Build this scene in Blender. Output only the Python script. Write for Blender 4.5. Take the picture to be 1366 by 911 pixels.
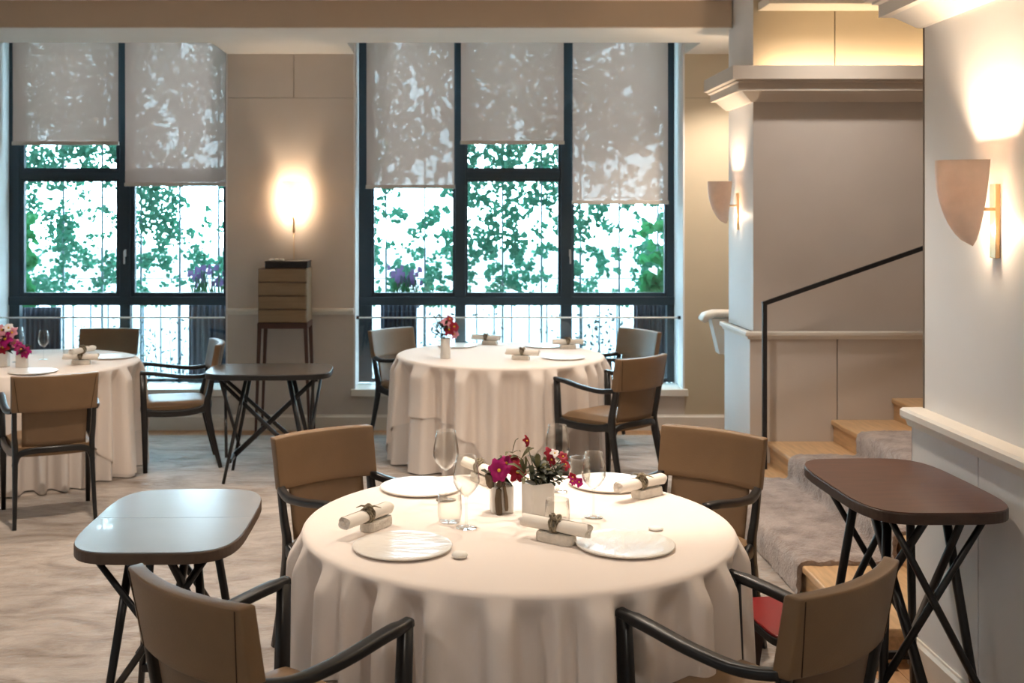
import bpy, math, random
from mathutils import Vector, Matrix
from math import pi, sin, cos, radians as R

for _o in list(bpy.data.objects):
    bpy.data.objects.remove(_o, do_unlink=True)
SC = bpy.context.scene
COL = SC.collection

# ------------------------------------------------------------------ camera
EYE = 1.75
cam = bpy.data.cameras.new('camera')
cam.sensor_width = 36.0
cam.lens = 1500.0 / 1366.0 * 36.0
cam.shift_x = 0.0608
cam.shift_y = -0.1248
cam.clip_start = 0.05
cam.dof.use_dof = True
cam.dof.focus_distance = 3.75
cam.dof.aperture_fstop = 5.0
camo = bpy.data.objects.new('camera', cam)
camo.location = (0, 0, EYE)
camo.rotation_euler = (R(90), 0, 0)
COL.objects.link(camo)
SC.camera = camo

# ------------------------------------------------------------------ world, exposure
W = bpy.data.worlds.new('sky')
SC.world = W
W.use_nodes = True
bg = W.node_tree.nodes['Background']
bg.inputs['Color'].default_value = (0.58, 0.83, 1.0, 1)
bg.inputs['Strength'].default_value = 16.0
SC.view_settings.view_transform = 'Standard'
SC.view_settings.look = 'None'
SC.view_settings.exposure = 0.38
SC.view_settings.gamma = 1.0
SC.view_settings.use_curve_mapping = False

WARM = (1.0, 0.76, 0.52)
WARM2 = (1.0, 0.85, 0.70)

# ------------------------------------------------------------------ materials
def new_mat(name):
    m = bpy.data.materials.new(name)
    m.use_nodes = True
    nt = m.node_tree
    p = nt.nodes['Principled BSDF']
    return m, nt, p

def lk(nt, a, b):
    nt.links.new(a, b)

def mat(name, col, rough=0.5, spec=0.5, metal=0.0, noise=0.0, nscale=8.0, bump=0.0, bscale=60.0,
        coat=0.0, sheen=0.0, stretch=(1, 1, 1), col2=None, detail=4.0, transl=0.0):
    m, nt, p = new_mat(name)
    p.inputs['Base Color'].default_value = (*col, 1)
    p.inputs['Roughness'].default_value = rough
    p.inputs['Specular IOR Level'].default_value = spec
    p.inputs['Metallic'].default_value = metal
    p.inputs['Coat Weight'].default_value = coat
    p.inputs['Sheen Weight'].default_value = sheen
    if noise or bump or col2:
        tc = nt.nodes.new('ShaderNodeTexCoord')
        mp = nt.nodes.new('ShaderNodeMapping')
        mp.inputs['Scale'].default_value = stretch
        lk(nt, tc.outputs['Object'], mp.inputs['Vector'])
    if noise or col2:
        n = nt.nodes.new('ShaderNodeTexNoise')
        n.inputs['Scale'].default_value = nscale
        n.inputs['Detail'].default_value = detail
        lk(nt, mp.outputs['Vector'], n.inputs['Vector'])
        cr = nt.nodes.new('ShaderNodeValToRGB')
        c2 = col2 if col2 else tuple(c * (1 - noise) for c in col)
        cr.color_ramp.elements[0].position = 0.35
        cr.color_ramp.elements[1].position = 0.65
        cr.color_ramp.elements[0].color = (*c2, 1)
        cr.color_ramp.elements[1].color = (*col, 1)
        lk(nt, n.outputs['Fac'], cr.inputs['Fac'])
        lk(nt, cr.outputs['Color'], p.inputs['Base Color'])
    if bump:
        b = nt.nodes.new('ShaderNodeTexNoise')
        b.inputs['Scale'].default_value = bscale
        b.inputs['Detail'].default_value = 3
        lk(nt, mp.outputs['Vector'], b.inputs['Vector'])
        bn = nt.nodes.new('ShaderNodeBump')
        bn.inputs['Strength'].default_value = bump
        bn.inputs['Distance'].default_value = 0.01
        lk(nt, b.outputs['Fac'], bn.inputs['Height'])
        lk(nt, bn.outputs['Normal'], p.inputs['Normal'])
    if transl:
        out = nt.nodes['Material Output']
        t = nt.nodes.new('ShaderNodeBsdfTranslucent')
        t.inputs['Color'].default_value = (*col, 1)
        mx = nt.nodes.new('ShaderNodeMixShader')
        mx.inputs['Fac'].default_value = transl
        lk(nt, p.outputs['BSDF'], mx.inputs[1])
        lk(nt, t.outputs['BSDF'], mx.inputs[2])
        lk(nt, mx.outputs['Shader'], out.inputs['Surface'])
    return m

def emit_mat(name, col, s):
    m, nt, p = new_mat(name)
    p.inputs['Base Color'].default_value = (*col, 1)
    p.inputs['Emission Color'].default_value = (*col, 1)
    p.inputs['Emission Strength'].default_value = s
    return m

def clear_mat(name, tint=(1, 1, 1), refl=0.06, edge=0.5, rough=0.0):
    m, nt, p = new_mat(name)
    nt.nodes.remove(p)
    out = nt.nodes['Material Output']
    tr = nt.nodes.new('ShaderNodeBsdfTransparent')
    tr.inputs['Color'].default_value = (*tint, 1)
    gl = nt.nodes.new('ShaderNodeBsdfGlossy')
    gl.inputs['Roughness'].default_value = rough
    lw = nt.nodes.new('ShaderNodeLayerWeight')
    lw.inputs['Blend'].default_value = 0.5
    pw = nt.nodes.new('ShaderNodeMath')
    pw.operation = 'POWER'
    pw.inputs[1].default_value = 2.4
    ma = nt.nodes.new('ShaderNodeMath')
    ma.operation = 'MULTIPLY_ADD'
    ma.inputs[1].default_value = edge
    ma.inputs[2].default_value = refl
    mx = nt.nodes.new('ShaderNodeMixShader')
    lk(nt, lw.outputs['Facing'], pw.inputs[0])
    lk(nt, pw.outputs[0], ma.inputs[0])
    lk(nt, ma.outputs[0], mx.inputs['Fac'])
    lk(nt, tr.outputs[0], mx.inputs[1])
    lk(nt, gl.outputs[0], mx.inputs[2])
    lk(nt, mx.outputs[0], out.inputs['Surface'])
    return m

def blind_mat():
    m, nt, p = new_mat('blind_fabric')
    nt.nodes.remove(p)
    out = nt.nodes['Material Output']
    tr = nt.nodes.new('ShaderNodeBsdfTransparent')
    df = nt.nodes.new('ShaderNodeBsdfDiffuse')
    df.inputs['Color'].default_value = (0.74, 0.67, 0.62, 1)
    tl = nt.nodes.new('ShaderNodeBsdfTranslucent')
    tl.inputs['Color'].default_value = (0.265, 0.160, 0.128, 1)
    m1 = nt.nodes.new('ShaderNodeMixShader')
    m1.inputs['Fac'].default_value = 0.5
    m2 = nt.nodes.new('ShaderNodeMixShader')
    m2.inputs['Fac'].default_value = 0.020
    lk(nt, df.outputs[0], m1.inputs[1])
    lk(nt, tl.outputs[0], m1.inputs[2])
    lk(nt, m1.outputs[0], m2.inputs[1])
    lk(nt, tr.outputs[0], m2.inputs[2])
    lk(nt, m2.outputs[0], out.inputs['Surface'])
    return m

M = {}
M['paint'] = mat('wall_paint', (0.59, 0.53, 0.48), 0.6, 0.3, noise=0.04, nscale=3, bump=0.03, bscale=180)
M['paint_tan'] = mat('tan_wall_paint', (0.54, 0.46, 0.34), 0.6, 0.3, noise=0.04, nscale=3)
M['paint_daylit'] = mat('daylit_wall_paint', (0.74, 0.73, 0.725), 0.55, 0.3, noise=0.03, nscale=3, bump=0.03, bscale=180)  # same greige walls, lightened and cooled to carry the window light
M['trim'] = mat('trim_paint', (0.74, 0.70, 0.64), 0.45, 0.4, noise=0.02, nscale=5)
M['soffit'] = mat('soffit_paint', (0.80, 0.77, 0.72), 0.6, 0.3, noise=0.02, nscale=4)
M['cornice'] = mat('cornice_paint', (0.60, 0.53, 0.46), 0.5, 0.4, noise=0.03, nscale=4)
M['beam'] = mat('beam_paint', (0.56, 0.44, 0.33), 0.6, 0.3, noise=0.04, nscale=4)
M['groove'] = mat('joint_shadow_gap', (0.16, 0.13, 0.11), 0.8, 0.2)
M['oak'] = mat('oak', (0.66, 0.43, 0.23), 0.38, 0.5, noise=0.22, nscale=9, stretch=(6, 0.6, 6), detail=6)
M['oak_floor'] = mat('oak_floor', (0.50, 0.28, 0.14), 0.4, 0.5, noise=0.25, nscale=9, stretch=(6, 0.6, 6), detail=6)
M['black'] = mat('black_lacquered_wood', (0.010, 0.010, 0.011), 0.32, 0.5, noise=0.3, nscale=20, stretch=(1, 1, 0.2))
M['metalblack'] = mat('black_metal', (0.012, 0.012, 0.014), 0.4, 0.5)
M['frame'] = mat('window_frame_paint', (0.018, 0.034, 0.048), 0.45, 0.4)  # dark frame with the blue window haze mixed into its colour
M['leather'] = mat('taupe_leather', (0.205, 0.124, 0.064), 0.42, 0.45, noise=0.12, nscale=5, bump=0.12, bscale=260)
M['leather_in'] = mat('taupe_leather_inner', (0.185, 0.115, 0.064), 0.45, 0.4, noise=0.12, nscale=5, bump=0.12, bscale=260)
M['stitch'] = mat('dark_stitching', (0.035, 0.02, 0.012), 0.7, 0.2)
M['cloth'] = mat('white_linen', (0.79, 0.705, 0.645), 0.85, 0.15, bump=0.05, bscale=400, sheen=0.1)
M['undercloth'] = mat('pale_linen', (0.71, 0.645, 0.60), 0.85, 0.15, bump=0.05, bscale=400)
M['napkin'] = mat('napkin_linen', (0.82, 0.77, 0.70), 0.9, 0.1, bump=0.15, bscale=500)
M['rope'] = mat('cord_brown', (0.09, 0.07, 0.045), 0.7, 0.2, col2=(0.32, 0.27, 0.19), nscale=60)
M['china'] = mat('white_china', (0.78, 0.74, 0.685), 0.28, 0.5, bump=0.5, bscale=14, stretch=(1.0, 2.6, 1))
M['stone'] = mat('pale_stone', (0.72, 0.67, 0.60), 0.7, 0.2, noise=0.12, nscale=40, bump=0.4, bscale=90)
M['pebble'] = mat('white_stone', (0.82, 0.80, 0.75), 0.6, 0.3)
M['vase'] = mat('white_ceramic', (0.80, 0.77, 0.72), 0.35, 0.5, noise=0.05, nscale=20)
M['glass'] = clear_mat('clear_glass', (0.965, 0.965, 0.955), 0.015, 0.9)
M['pane'] = clear_mat('window_glass', (0.96, 0.985, 0.985), 0.03, 0.10)
M['guard'] = clear_mat('guard_glass', (0.93, 0.97, 0.98), 0.05, 0.15)
M['blind'] = blind_mat()
M['hem'] = mat('blind_hem', (0.55, 0.50, 0.45), 0.6, 0.3)
M['steel'] = mat('brushed_steel', (0.55, 0.56, 0.58), 0.3, 0.5, metal=1.0)
M['brass'] = mat('satin_brass', (0.72, 0.52, 0.30), 0.32, 0.5, metal=1.0)
M['porcelain'] = mat('pink_porcelain', (0.78, 0.66, 0.58), 0.5, 0.4, noise=0.08, nscale=22, transl=0.05)
M['shade'] = mat('lit_porcelain', (0.86, 0.76, 0.62), 0.5, 0.3, transl=0.75)
M['bulb'] = emit_mat('lamp_bulb', (1.0, 0.72, 0.42), 40)
M['led'] = emit_mat('led_strip', (1.0, 0.76, 0.48), 26)
M['lens'] = emit_mat('lamp_lens', (1.0, 0.80, 0.58), 3)
M['walnut'] = mat('walnut_top', (0.110, 0.040, 0.022), 0.30, 0.5, noise=0.3, nscale=8, stretch=(5, 0.7, 5), coat=0.2)
M['walnut_edge'] = mat('walnut_edge', (0.055, 0.030, 0.020), 0.4, 0.5, noise=0.25, nscale=14, stretch=(4, 1, 4))
M['greytop'] = mat('daylight_grey_laminate', (0.33, 0.37, 0.42), 0.20, 0.8, noise=0.03, nscale=6, coat=0.5)  # blue of the reflected windows is mixed into the grey base
M['darktop'] = mat('dark_laminate', (0.10, 0.085, 0.075), 0.25, 0.6, noise=0.05, nscale=6)
M['edge_brown'] = mat('brown_edge', (0.10, 0.065, 0.045), 0.45, 0.4, noise=0.2, nscale=14)
M['drawer'] = mat('drawer_veneer', (0.27, 0.185, 0.105), 0.4, 0.5, noise=0.12, nscale=8, stretch=(0.6, 4, 5))
M['chest_dark'] = mat('chest_wood', (0.075, 0.032, 0.024), 0.4, 0.5, noise=0.2, nscale=12)
M['red'] = mat('red_lacquer', (0.19, 0.010, 0.012), 0.22, 0.6, noise=0.1, nscale=4)
M['screen'] = mat('outdoor_screen', (0.06, 0.07, 0.10), 0.7, 0.2, noise=0.3, nscale=10, stretch=(8, 8, 0.5))
M['terrace'] = mat('terrace_stone', (0.15, 0.155, 0.155), 0.8, 0.2, noise=0.1, nscale=3)
M['baluster'] = mat('baluster_paint', (0.19, 0.23, 0.27), 0.5, 0.4)
M['wire'] = mat('trellis_wire', (0.16, 0.22, 0.26), 0.5, 0.4)
M['petal_mag'] = mat('magenta_petal', (0.46, 0.012, 0.17), 0.5, 0.3, noise=0.35, nscale=40, transl=0.25)
M['petal_red'] = mat('red_petal', (0.33, 0.010, 0.03), 0.5, 0.3, noise=0.35, nscale=40, transl=0.2)
M['petal_pink'] = mat('pink_petal', (0.80, 0.35, 0.42), 0.5, 0.3, noise=0.2, nscale=40, transl=0.25)
M['petal_white'] = mat('white_petal', (0.85, 0.80, 0.80), 0.5, 0.3, transl=0.25)
M['stamen'] = mat('yellow_stamen', (0.75, 0.42, 0.05), 0.6, 0.2)
M['leaf_dark'] = mat('dark_leaf', (0.032, 0.040, 0.020), 0.5, 0.4, noise=0.4, nscale=30, transl=0.15)
M['leaf_olive'] = mat('olive_leaf', (0.13, 0.12, 0.055), 0.6, 0.3, noise=0.4, nscale=30, transl=0.15)
M['bark'] = mat('driftwood', (0.20, 0.145, 0.095), 0.8, 0.2, noise=0.5, nscale=18, stretch=(1, 1, 0.3), bump=0.5, bscale=50)
M['ivy'] = mat('ivy_leaf', (0.030, 0.140, 0.085), 0.6, 0.3, col2=(0.09, 0.27, 0.18), nscale=5, transl=0.4)
M['bush'] = mat('bush_leaf', (0.05, 0.28, 0.10), 0.6, 0.3, noise=0.3, nscale=5, transl=0.4)
M['shrub'] = mat('low_shrub_leaf', (0.035, 0.075, 0.065), 0.6, 0.3, noise=0.4, nscale=9)
M['lavender'] = mat('lavender_bloom', (0.26, 0.17, 0.36), 0.7, 0.2, noise=0.3, nscale=20)
M['planter'] = mat('planter_box', (0.30, 0.30, 0.36), 0.6, 0.3)

def rug_mat():
    m, nt, p = new_mat('rug_wool')
    tc = nt.nodes.new('ShaderNodeTexCoord')
    mp = nt.nodes.new('ShaderNodeMapping')
    mp.inputs['Scale'].default_value = (1.0, 1.9, 1.0)
    lk(nt, tc.outputs['Object'], mp.inputs['Vector'])
    n1 = nt.nodes.new('ShaderNodeTexNoise')
    n1.inputs['Scale'].default_value = 3.0
    n1.inputs['Detail'].default_value = 8
    n1.inputs['Roughness'].default_value = 0.65
    n1.inputs['Distortion'].default_value = 0.7
    lk(nt, mp.outputs[0], n1.inputs['Vector'])
    cr = nt.nodes.new('ShaderNodeValToRGB')
    e = cr.color_ramp.elements
    e[0].position = 0.33
    e[0].color = (0.195, 0.148, 0.115, 1)
    e[1].position = 0.68
    e[1].color = (0.47, 0.41, 0.365, 1)
    k = e.new(0.5)
    k.color = (0.35, 0.293, 0.25, 1)
    lk(nt, n1.outputs['Fac'], cr.inputs['Fac'])
    lk(nt, cr.outputs['Color'], p.inputs['Base Color'])
    n2 = nt.nodes.new('ShaderNodeTexNoise')
    n2.inputs['Scale'].default_value = 9
    n2.inputs['Detail'].default_value = 5
    n2.inputs['Distortion'].default_value = 0.6
    lk(nt, mp.outputs[0], n2.inputs['Vector'])
    b = nt.nodes.new('ShaderNodeBump')
    b.inputs['Strength'].default_value = 0.9
    b.inputs['Distance'].default_value = 0.02
    lk(nt, n2.outputs['Fac'], b.inputs['Height'])
    lk(nt, b.outputs['Normal'], p.inputs['Normal'])
    p.inputs['Roughness'].default_value = 0.6
    p.inputs['Specular IOR Level'].default_value = 0.45
    p.inputs['Sheen Weight'].default_value = 0.2
    return m
M['rug'] = rug_mat()
M['runner'] = mat('runner_pile', (0.44, 0.37, 0.34), 0.95, 0.1, col2=(0.25, 0.20, 0.18), nscale=9, bump=0.9, bscale=70, sheen=0.4, detail=7)

# ------------------------------------------------------------------ mesh builder
class MB:
    def __init__(s):
        s.v = []
        s.f = []

    def add(s, vs, fs):
        o = len(s.v)
        s.v += [tuple(v) for v in vs]
        s.f += [tuple(i + o for i in f) for f in fs]
        return s

    def box(s, x0, x1, y0, y1, z0, z1):
        vs = [(x0, y0, z0), (x1, y0, z0), (x1, y1, z0), (x0, y1, z0),
              (x0, y0, z1), (x1, y0, z1), (x1, y1, z1), (x0, y1, z1)]
        return s.add(vs, [(3, 2, 1, 0), (4, 5, 6, 7), (0, 1, 5, 4), (1, 2, 6, 5), (2, 3, 7, 6), (3, 0, 4, 7)])

    def bar(s, p0, p1, w, h, up=(0, 0, 1), w1=None, h1=None):
        p0, p1 = Vector(p0), Vector(p1)
        d = (p1 - p0).normalized()
        u = Vector(up)
        if abs(d.dot(u)) > 0.98:
            u = Vector((0, 1, 0))
        a = d.cross(u).normalized()
        b = a.cross(d).normalized()
        w1 = w if w1 is None else w1
        h1 = h if h1 is None else h1
        vs = []
        for p, ww, hh in ((p0, w, h), (p1, w1, h1)):
            for sx, sy in ((-1, -1), (1, -1), (1, 1), (-1, 1)):
                vs.append(p + a * sx * ww / 2 + b * sy * hh / 2)
        return s.add(vs, [(3, 2, 1, 0), (4, 5, 6, 7), (0, 1, 5, 4), (1, 2, 6, 5), (2, 3, 7, 6), (3, 0, 4, 7)])

    def sweep(s, pts, secs, up=(0, 0, 1), n=8, power=2.6):
        """rounded-rectangle section (w,h) swept along points"""
        pts = [Vector(p) for p in pts]
        rings = []
        for i, p in enumerate(pts):
            d = (pts[min(i + 1, len(pts) - 1)] - pts[max(i - 1, 0)]).normalized()
            u = Vector(up)
            if abs(d.dot(u)) > 0.97:
                u = Vector((0, 1, 0))
            a = d.cross(u).normalized()
            b = a.cross(d).normalized()
            w, h = secs[i] if isinstance(secs, list) else secs
            ring = []
            for k in range(n):
                t = 2 * pi * (k + 0.5) / n
                c, q = cos(t), sin(t)
                x = abs(c) ** (2 / power) * (1 if c > 0 else -1)
                y = abs(q) ** (2 / power) * (1 if q > 0 else -1)
                ring.append(p + a * x * w / 2 + b * y * h / 2)
            rings.append(ring)
        vs = [v for r in rings for v in r]
        fs = []
        for i in range(len(rings) - 1):
            for k in range(n):
                k2 = (k + 1) % n
                fs.append((i * n + k, i * n + k2, (i + 1) * n + k2, (i + 1) * n + k))
        fs.append(tuple(range(n - 1, -1, -1)))
        fs.append(tuple((len(rings) - 1) * n + k for k in range(n)))
        return s.add(vs, fs)

    def tube(s, pts, r, n=8):
        rr = r if isinstance(r, list) else [r] * len(pts)
        return s.sweep(pts, [(2 * q, 2 * q) for q in rr], n=n, power=2.0)

    def lathe(s, prof, n=32, c=(0, 0, 0), cap=True):
        vs = []
        for r, z in prof:
            for k in range(n):
                t = 2 * pi * k / n
                vs.append((c[0] + r * cos(t), c[1] + r * sin(t), c[2] + z))
        fs = []
        for i in range(len(prof) - 1):
            for k in range(n):
                k2 = (k + 1) % n
                fs.append((i * n + k, i * n + k2, (i + 1) * n + k2, (i + 1) * n + k))
        if cap:
            fs.append(tuple(range(n - 1, -1, -1)))
            fs.append(tuple((len(prof) - 1) * n + k for k in range(n)))
        return s.add(vs, fs)

    def prism(s, poly, z0, z1):
        n = len(poly)
        vs = [(x, y, z0) for x, y in poly] + [(x, y, z1) for x, y in poly]
        fs = [tuple(range(n - 1, -1, -1)), tuple(range(n, 2 * n))]
        for k in range(n):
            k2 = (k + 1) % n
            fs.append((k, k2, n + k2, n + k))
        return s.add(vs, fs)

    def grid(s, rows, closed=False):
        nr, nc = len(rows), len(rows[0])
        vs = [v for r in rows for v in r]
        fs = []
        for i in range(nr - 1):
            for k in range(nc if closed else nc - 1):
                k2 = (k + 1) % nc
                fs.append((i * nc + k, i * nc + k2, (i + 1) * nc + k2, (i + 1) * nc + k))
        return s.add(vs, fs)

    def profile_path(s, path, prof):
        """extrude a profile (out, z) along a wall path in plan, outward = left of travel, mitred"""
        P = [Vector((x, y)) for x, y in path]
        rows = []
        for i, p in enumerate(P):
            if i == 0:
                d0 = d1 = (P[1] - P[0]).normalized()
            elif i == len(P) - 1:
                d0 = d1 = (P[-1] - P[-2]).normalized()
            else:
                d0, d1 = (P[i] - P[i - 1]).normalized(), (P[i + 1] - P[i]).normalized()
            n0, n1 = Vector((-d0.y, d0.x)), Vector((-d1.y, d1.x))
            m = (n0 + n1)
            m = m / max(1e-6, m.dot(n0)) if i not in (0, len(P) - 1) else n0
            rows.append([(p.x + m.x * o, p.y + m.y * o, z) for o, z in prof])
        n = len(prof)
        s.grid(rows, closed=True)
        o = len(s.v) - n * len(rows)
        s.f.append(tuple(o + k for k in range(n)))
        s.f.append(tuple(o + (len(rows) - 1) * n + k for k in range(n - 1, -1, -1)))
        return s

    def mesh(s, name, m=None, smooth=False):
        me = bpy.data.meshes.new(name)
        me.from_pydata(s.v, [], s.f)
        if m:
            me.materials.append(m)
        if smooth:
            for p in me.polygons:
                p.use_smooth = True
        me.validate()
        return me

    def build(s, name, m, parent=None, smooth=False, bevel=0.0, seg=2, subsurf=0, solid=0.0):
        o = bpy.data.objects.new(name, s.mesh(name, m, smooth))
        COL.objects.link(o)
        if parent:
            o.parent = parent
        if solid:
            md = o.modifiers.new('solid', 'SOLIDIFY')
            md.thickness = solid
            md.offset = 0
        if bevel:
            md = o.modifiers.new('bevel', 'BEVEL')
            md.width = bevel
            md.segments = seg
            md.limit_method = 'ANGLE'
            md.angle_limit = R(35)
        if subsurf:
            md = o.modifiers.new('sub', 'SUBSURF')
            md.levels = md.render_levels = subsurf
        return o

def tag(o, label=None, cat=None, group=None, kind=None):
    if label:
        o['label'] = label
    if cat:
        o['category'] = cat
    if group:
        o['group'] = group
    if kind:
        o['kind'] = kind
    return o

def thing(name, label, cat, loc=(0, 0, 0), rz=0.0, group=None):
    o = bpy.data.objects.new(name, None)
    o.empty_display_size = 0.1
    COL.objects.link(o)
    o.location = loc
    o.rotation_euler = (0, 0, rz)
    return tag(o, label, cat, group)

def struct(o, label=None, cat=None):
    return tag(o, label, cat, kind='structure')

def copy_tree(o, parent=None):
    c = o.copy()
    COL.objects.link(c)
    if parent:
        c.parent = parent
    for ch in o.children:
        copy_tree(ch, c)
    return c

def box_obj(name, m, parent, x0, x1, y0, y1, z0, z1, bevel=0.0):
    return MB().box(x0, x1, y0, y1, z0, z1).build(name, m, parent, bevel=bevel)

def lamp(name, kind, loc, power, color=WARM, size=0.05, parent=None, spot=None, blend=0.4, target=None):
    l = bpy.data.lights.new(name, kind)
    l.energy = power
    l.color = color
    if kind == 'AREA':
        l.size = size
    else:
        l.shadow_soft_size = size
    if kind == 'SPOT':
        l.spot_size = R(spot)
        l.spot_blend = blend
    o = bpy.data.objects.new(name, l)
    COL.objects.link(o)
    o.location = loc
    if target is not None:
        d = Vector(target) - Vector(loc)
        o.rotation_euler = d.to_track_quat('-Z', 'Y').to_euler()
    if parent:
        o.parent = parent
    return o

# ================================================================== SETTING
CEIL = 3.36
# floor: sub-floor plus oak boards where no rug lies
floor = struct(box_obj('floor', M['groove'], None, -5.0, 5.4, -3.2, 9.6, -0.06, -0.014),
               'oak parquet floor under the rug', 'floor')
def plank_mesh(w, l):
    return MB().box(0.001, w - 0.001, 0.001, l - 0.001, -0.013, 0.0).mesh('plank', M['oak_floor'])
pm = plank_mesh(0.9, 0.11)
for j in range(3):
    for i in range(9):
        o = bpy.data.objects.new('plank', pm)
        COL.objects.link(o)
        o.parent = floor
        o.location = (-5.0 + 0.9 * i + (0.45 if j % 2 else 0), 8.77 + 0.11 * j, 0)
pm2 = plank_mesh(0.11, 0.9)
for i in range(3):
    for j in range(7):
        o = bpy.data.objects.new('plank', pm2)
        COL.objects.link(o)
        o.parent = floor
        o.location = (1.5 + 0.11 * i, -1.6 + 0.9 * j - (0.4 if i % 2 else 0), 0)

rug_root = MB()
nx, ny = 2, 2
rug = MB().box(-4.7, 1.60, -3.0, 8.86, -0.012, 0.006).build('rug', M['rug'])
tag(rug, 'large mottled beige and grey wool rug covering the dining room floor', 'rug')

ceiling = struct(box_obj('ceiling', M['soffit'], None, -5.0, 5.4, -3.2, 7.81, CEIL, CEIL + 0.1))
# left and rear walls out of view
struct(box_obj('wall_left', M['paint_daylit'], None, -5.1, -5.0, -3.2, 9.6, 0, 3.6))
struct(box_obj('wall_behind', M['paint_daylit'], None, -5.0, 5.4, -3.3, -3.2, 0, 3.6))
struct(box_obj('wall_stair_end', M['paint'], None, 5.4, 5.5, -3.2, 9.6, 0, 3.6))

# ---- back wall: piers with panel boards, sill walls
wb = bpy.data.objects.new('wall_back', None)
COL.objects.link(wb)
struct(wb)
YB = 9.1
PIERS = [(-5.0, -3.72, 'paint'), (-1.80, -0.776, 'paint'), (1.90, 5.4, 'paint_tan')]
for x0, x1, mm in PIERS:
    box_obj('pier_core', M['groove'], wb, x0 + 0.002, x1 - 0.002, YB + 0.012, 9.62, 0, 3.5)
    g = 0.0035
    xm = (x0 + x1) / 2
    if mm == 'paint' and x0 > -3:
        for a, b in ((x0, -1.262 - g / 2), (-1.262 + g / 2, x1)):
            box_obj('panel', M[mm], wb, a, b, YB, YB + 0.014, 2.685 + g, 3.2)
    else:
        box_obj('panel', M[mm], wb, x0, x1, YB, YB + 0.014, 2.685 + g, 3.2)
    box_obj('panel', M[mm], wb, x0, x1, YB, YB + 0.014, 0.98, 2.685)
    box_obj('panel', M[mm if mm == 'paint_tan' else 'paint'], wb, x0, x1, YB, YB + 0.014, 0.0, 0.98)
    # reveals facing the windows
    for xr, sgn in ((x0, -1), (x1, 1)):
        if -4.9 < xr < 5:
            a, b = (xr - 0.012, xr + 0.002) if sgn < 0 else (xr - 0.002, xr + 0.012)
            box_obj('reveal', M['paint_daylit'], wb, a, b, YB - 0.001, 9.6, 0.33, 3.5)
for x0, x1 in ((-3.72, -1.80), (-0.776, 1.90)):
    box_obj('sill_wall', M['paint'], wb, x0, x1, YB, 9.6, 0, 0.28)

def dado_prof(z, out=0.045):
    return [(0, z - 0.05), (out * 0.45, z - 0.05), (out * 0.55, z - 0.032), (out * 0.95, z - 0.028),
            (out, z - 0.02), (out, z - 0.006), (out * 0.85, z), (0, z)]
def base_prof(h=0.125, out=0.018):
    return [(0, 0), (out, 0), (out, h - 0.02), (out * 0.5, h - 0.008), (out * 0.4, h), (0, h)]

# travel +x -> left normal is +y ; use reversed paths so outward points into the room
def rail(name, path, prof, m):
    o = MB().profile_path(path, prof).build(name, m)
    return struct(o)
rail('trim_back_dado', [(-0.776, YB), (-1.80, YB)], dado_prof(0.985), M['trim'])
rail('baseboard_back', [(5.4, YB), (-5.0, YB)], base_prof(), M['trim'])
for k, (x0, x1) in enumerate(((-3.76, -1.775), (-0.80, 1.925))):
    o = box_obj('trim_%d' % (k + 1), M['trim'], None, x0, x1, YB - 0.03, 9.42, 0.275, 0.332, bevel=0.006)
    struct(o)

# ---- soffit / beam over the windows, with pockets for the blinds
sof = struct(MB().box(-5.0, 5.4, 7.83, 8.5, 3.042, 3.5)
             .box(-5.0, -3.72, 8.5, YB + 0.02, 3.042, 3.5).box(-1.80, -0.776, 8.5, YB + 0.02, 3.042, 3.5)
             .box(1.90, 5.4, 8.5, YB + 0.02, 3.042, 3.5).build('ceiling_soffit', M['soffit']))
struct(box_obj('wall_beam', M['beam'], None, -5.0, 1.955, 7.80, 7.829, 3.045, 3.50))
struct(box_obj('trim_beam', M['trim'], None, -5.0, 1.955, 7.74, 7.80, 3.225, 3.36, bevel=0.008))
struct(box_obj('ceiling_pocket', M['soffit'], None, -5.0, 5.4, 7.7, 9.75, 3.5, 3.6))

# ---- pillar and stair wall
XP, YP, YPB = 1.97, 7.3, 7.94
wp = bpy.data.objects.new('wall_stair', None)
COL.objects.link(wp)
struct(wp)
box_obj('wall_core', M['groove'], wp, XP + 0.012, 5.4, YP + 0.012, YPB - 0.002, 0, 3.5)
G = 0.0035
# side face (towards the windows side), wall paint lightened for the daylight on it
box_obj('panel', M['paint_daylit'], wp, XP, XP + 0.014, YP + 0.001, YPB, 0.985, 3.5)
# front face, plain wall paint
box_obj('panel', M['paint'], wp, XP + 0.0005, 5.4, YP, YP + 0.014, 0.985, 2.69)
for a, b in ((XP + 0.001, 2.50 - G), (2.50 + G, 5.4)):
    box_obj('panel', M['paint_tan'], wp, a, b, YP, YP + 0.014, 2.69, 3.08)
box_obj('panel', M['paint_tan'], wp, XP + 0.001, 5.4, YP, YP + 0.014, 3.08, 3.5)
box_obj('panel', M['paint'], wp, XP + 0.001, 5.4, YPB - 0.014, YPB, 0, 3.5)
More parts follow.
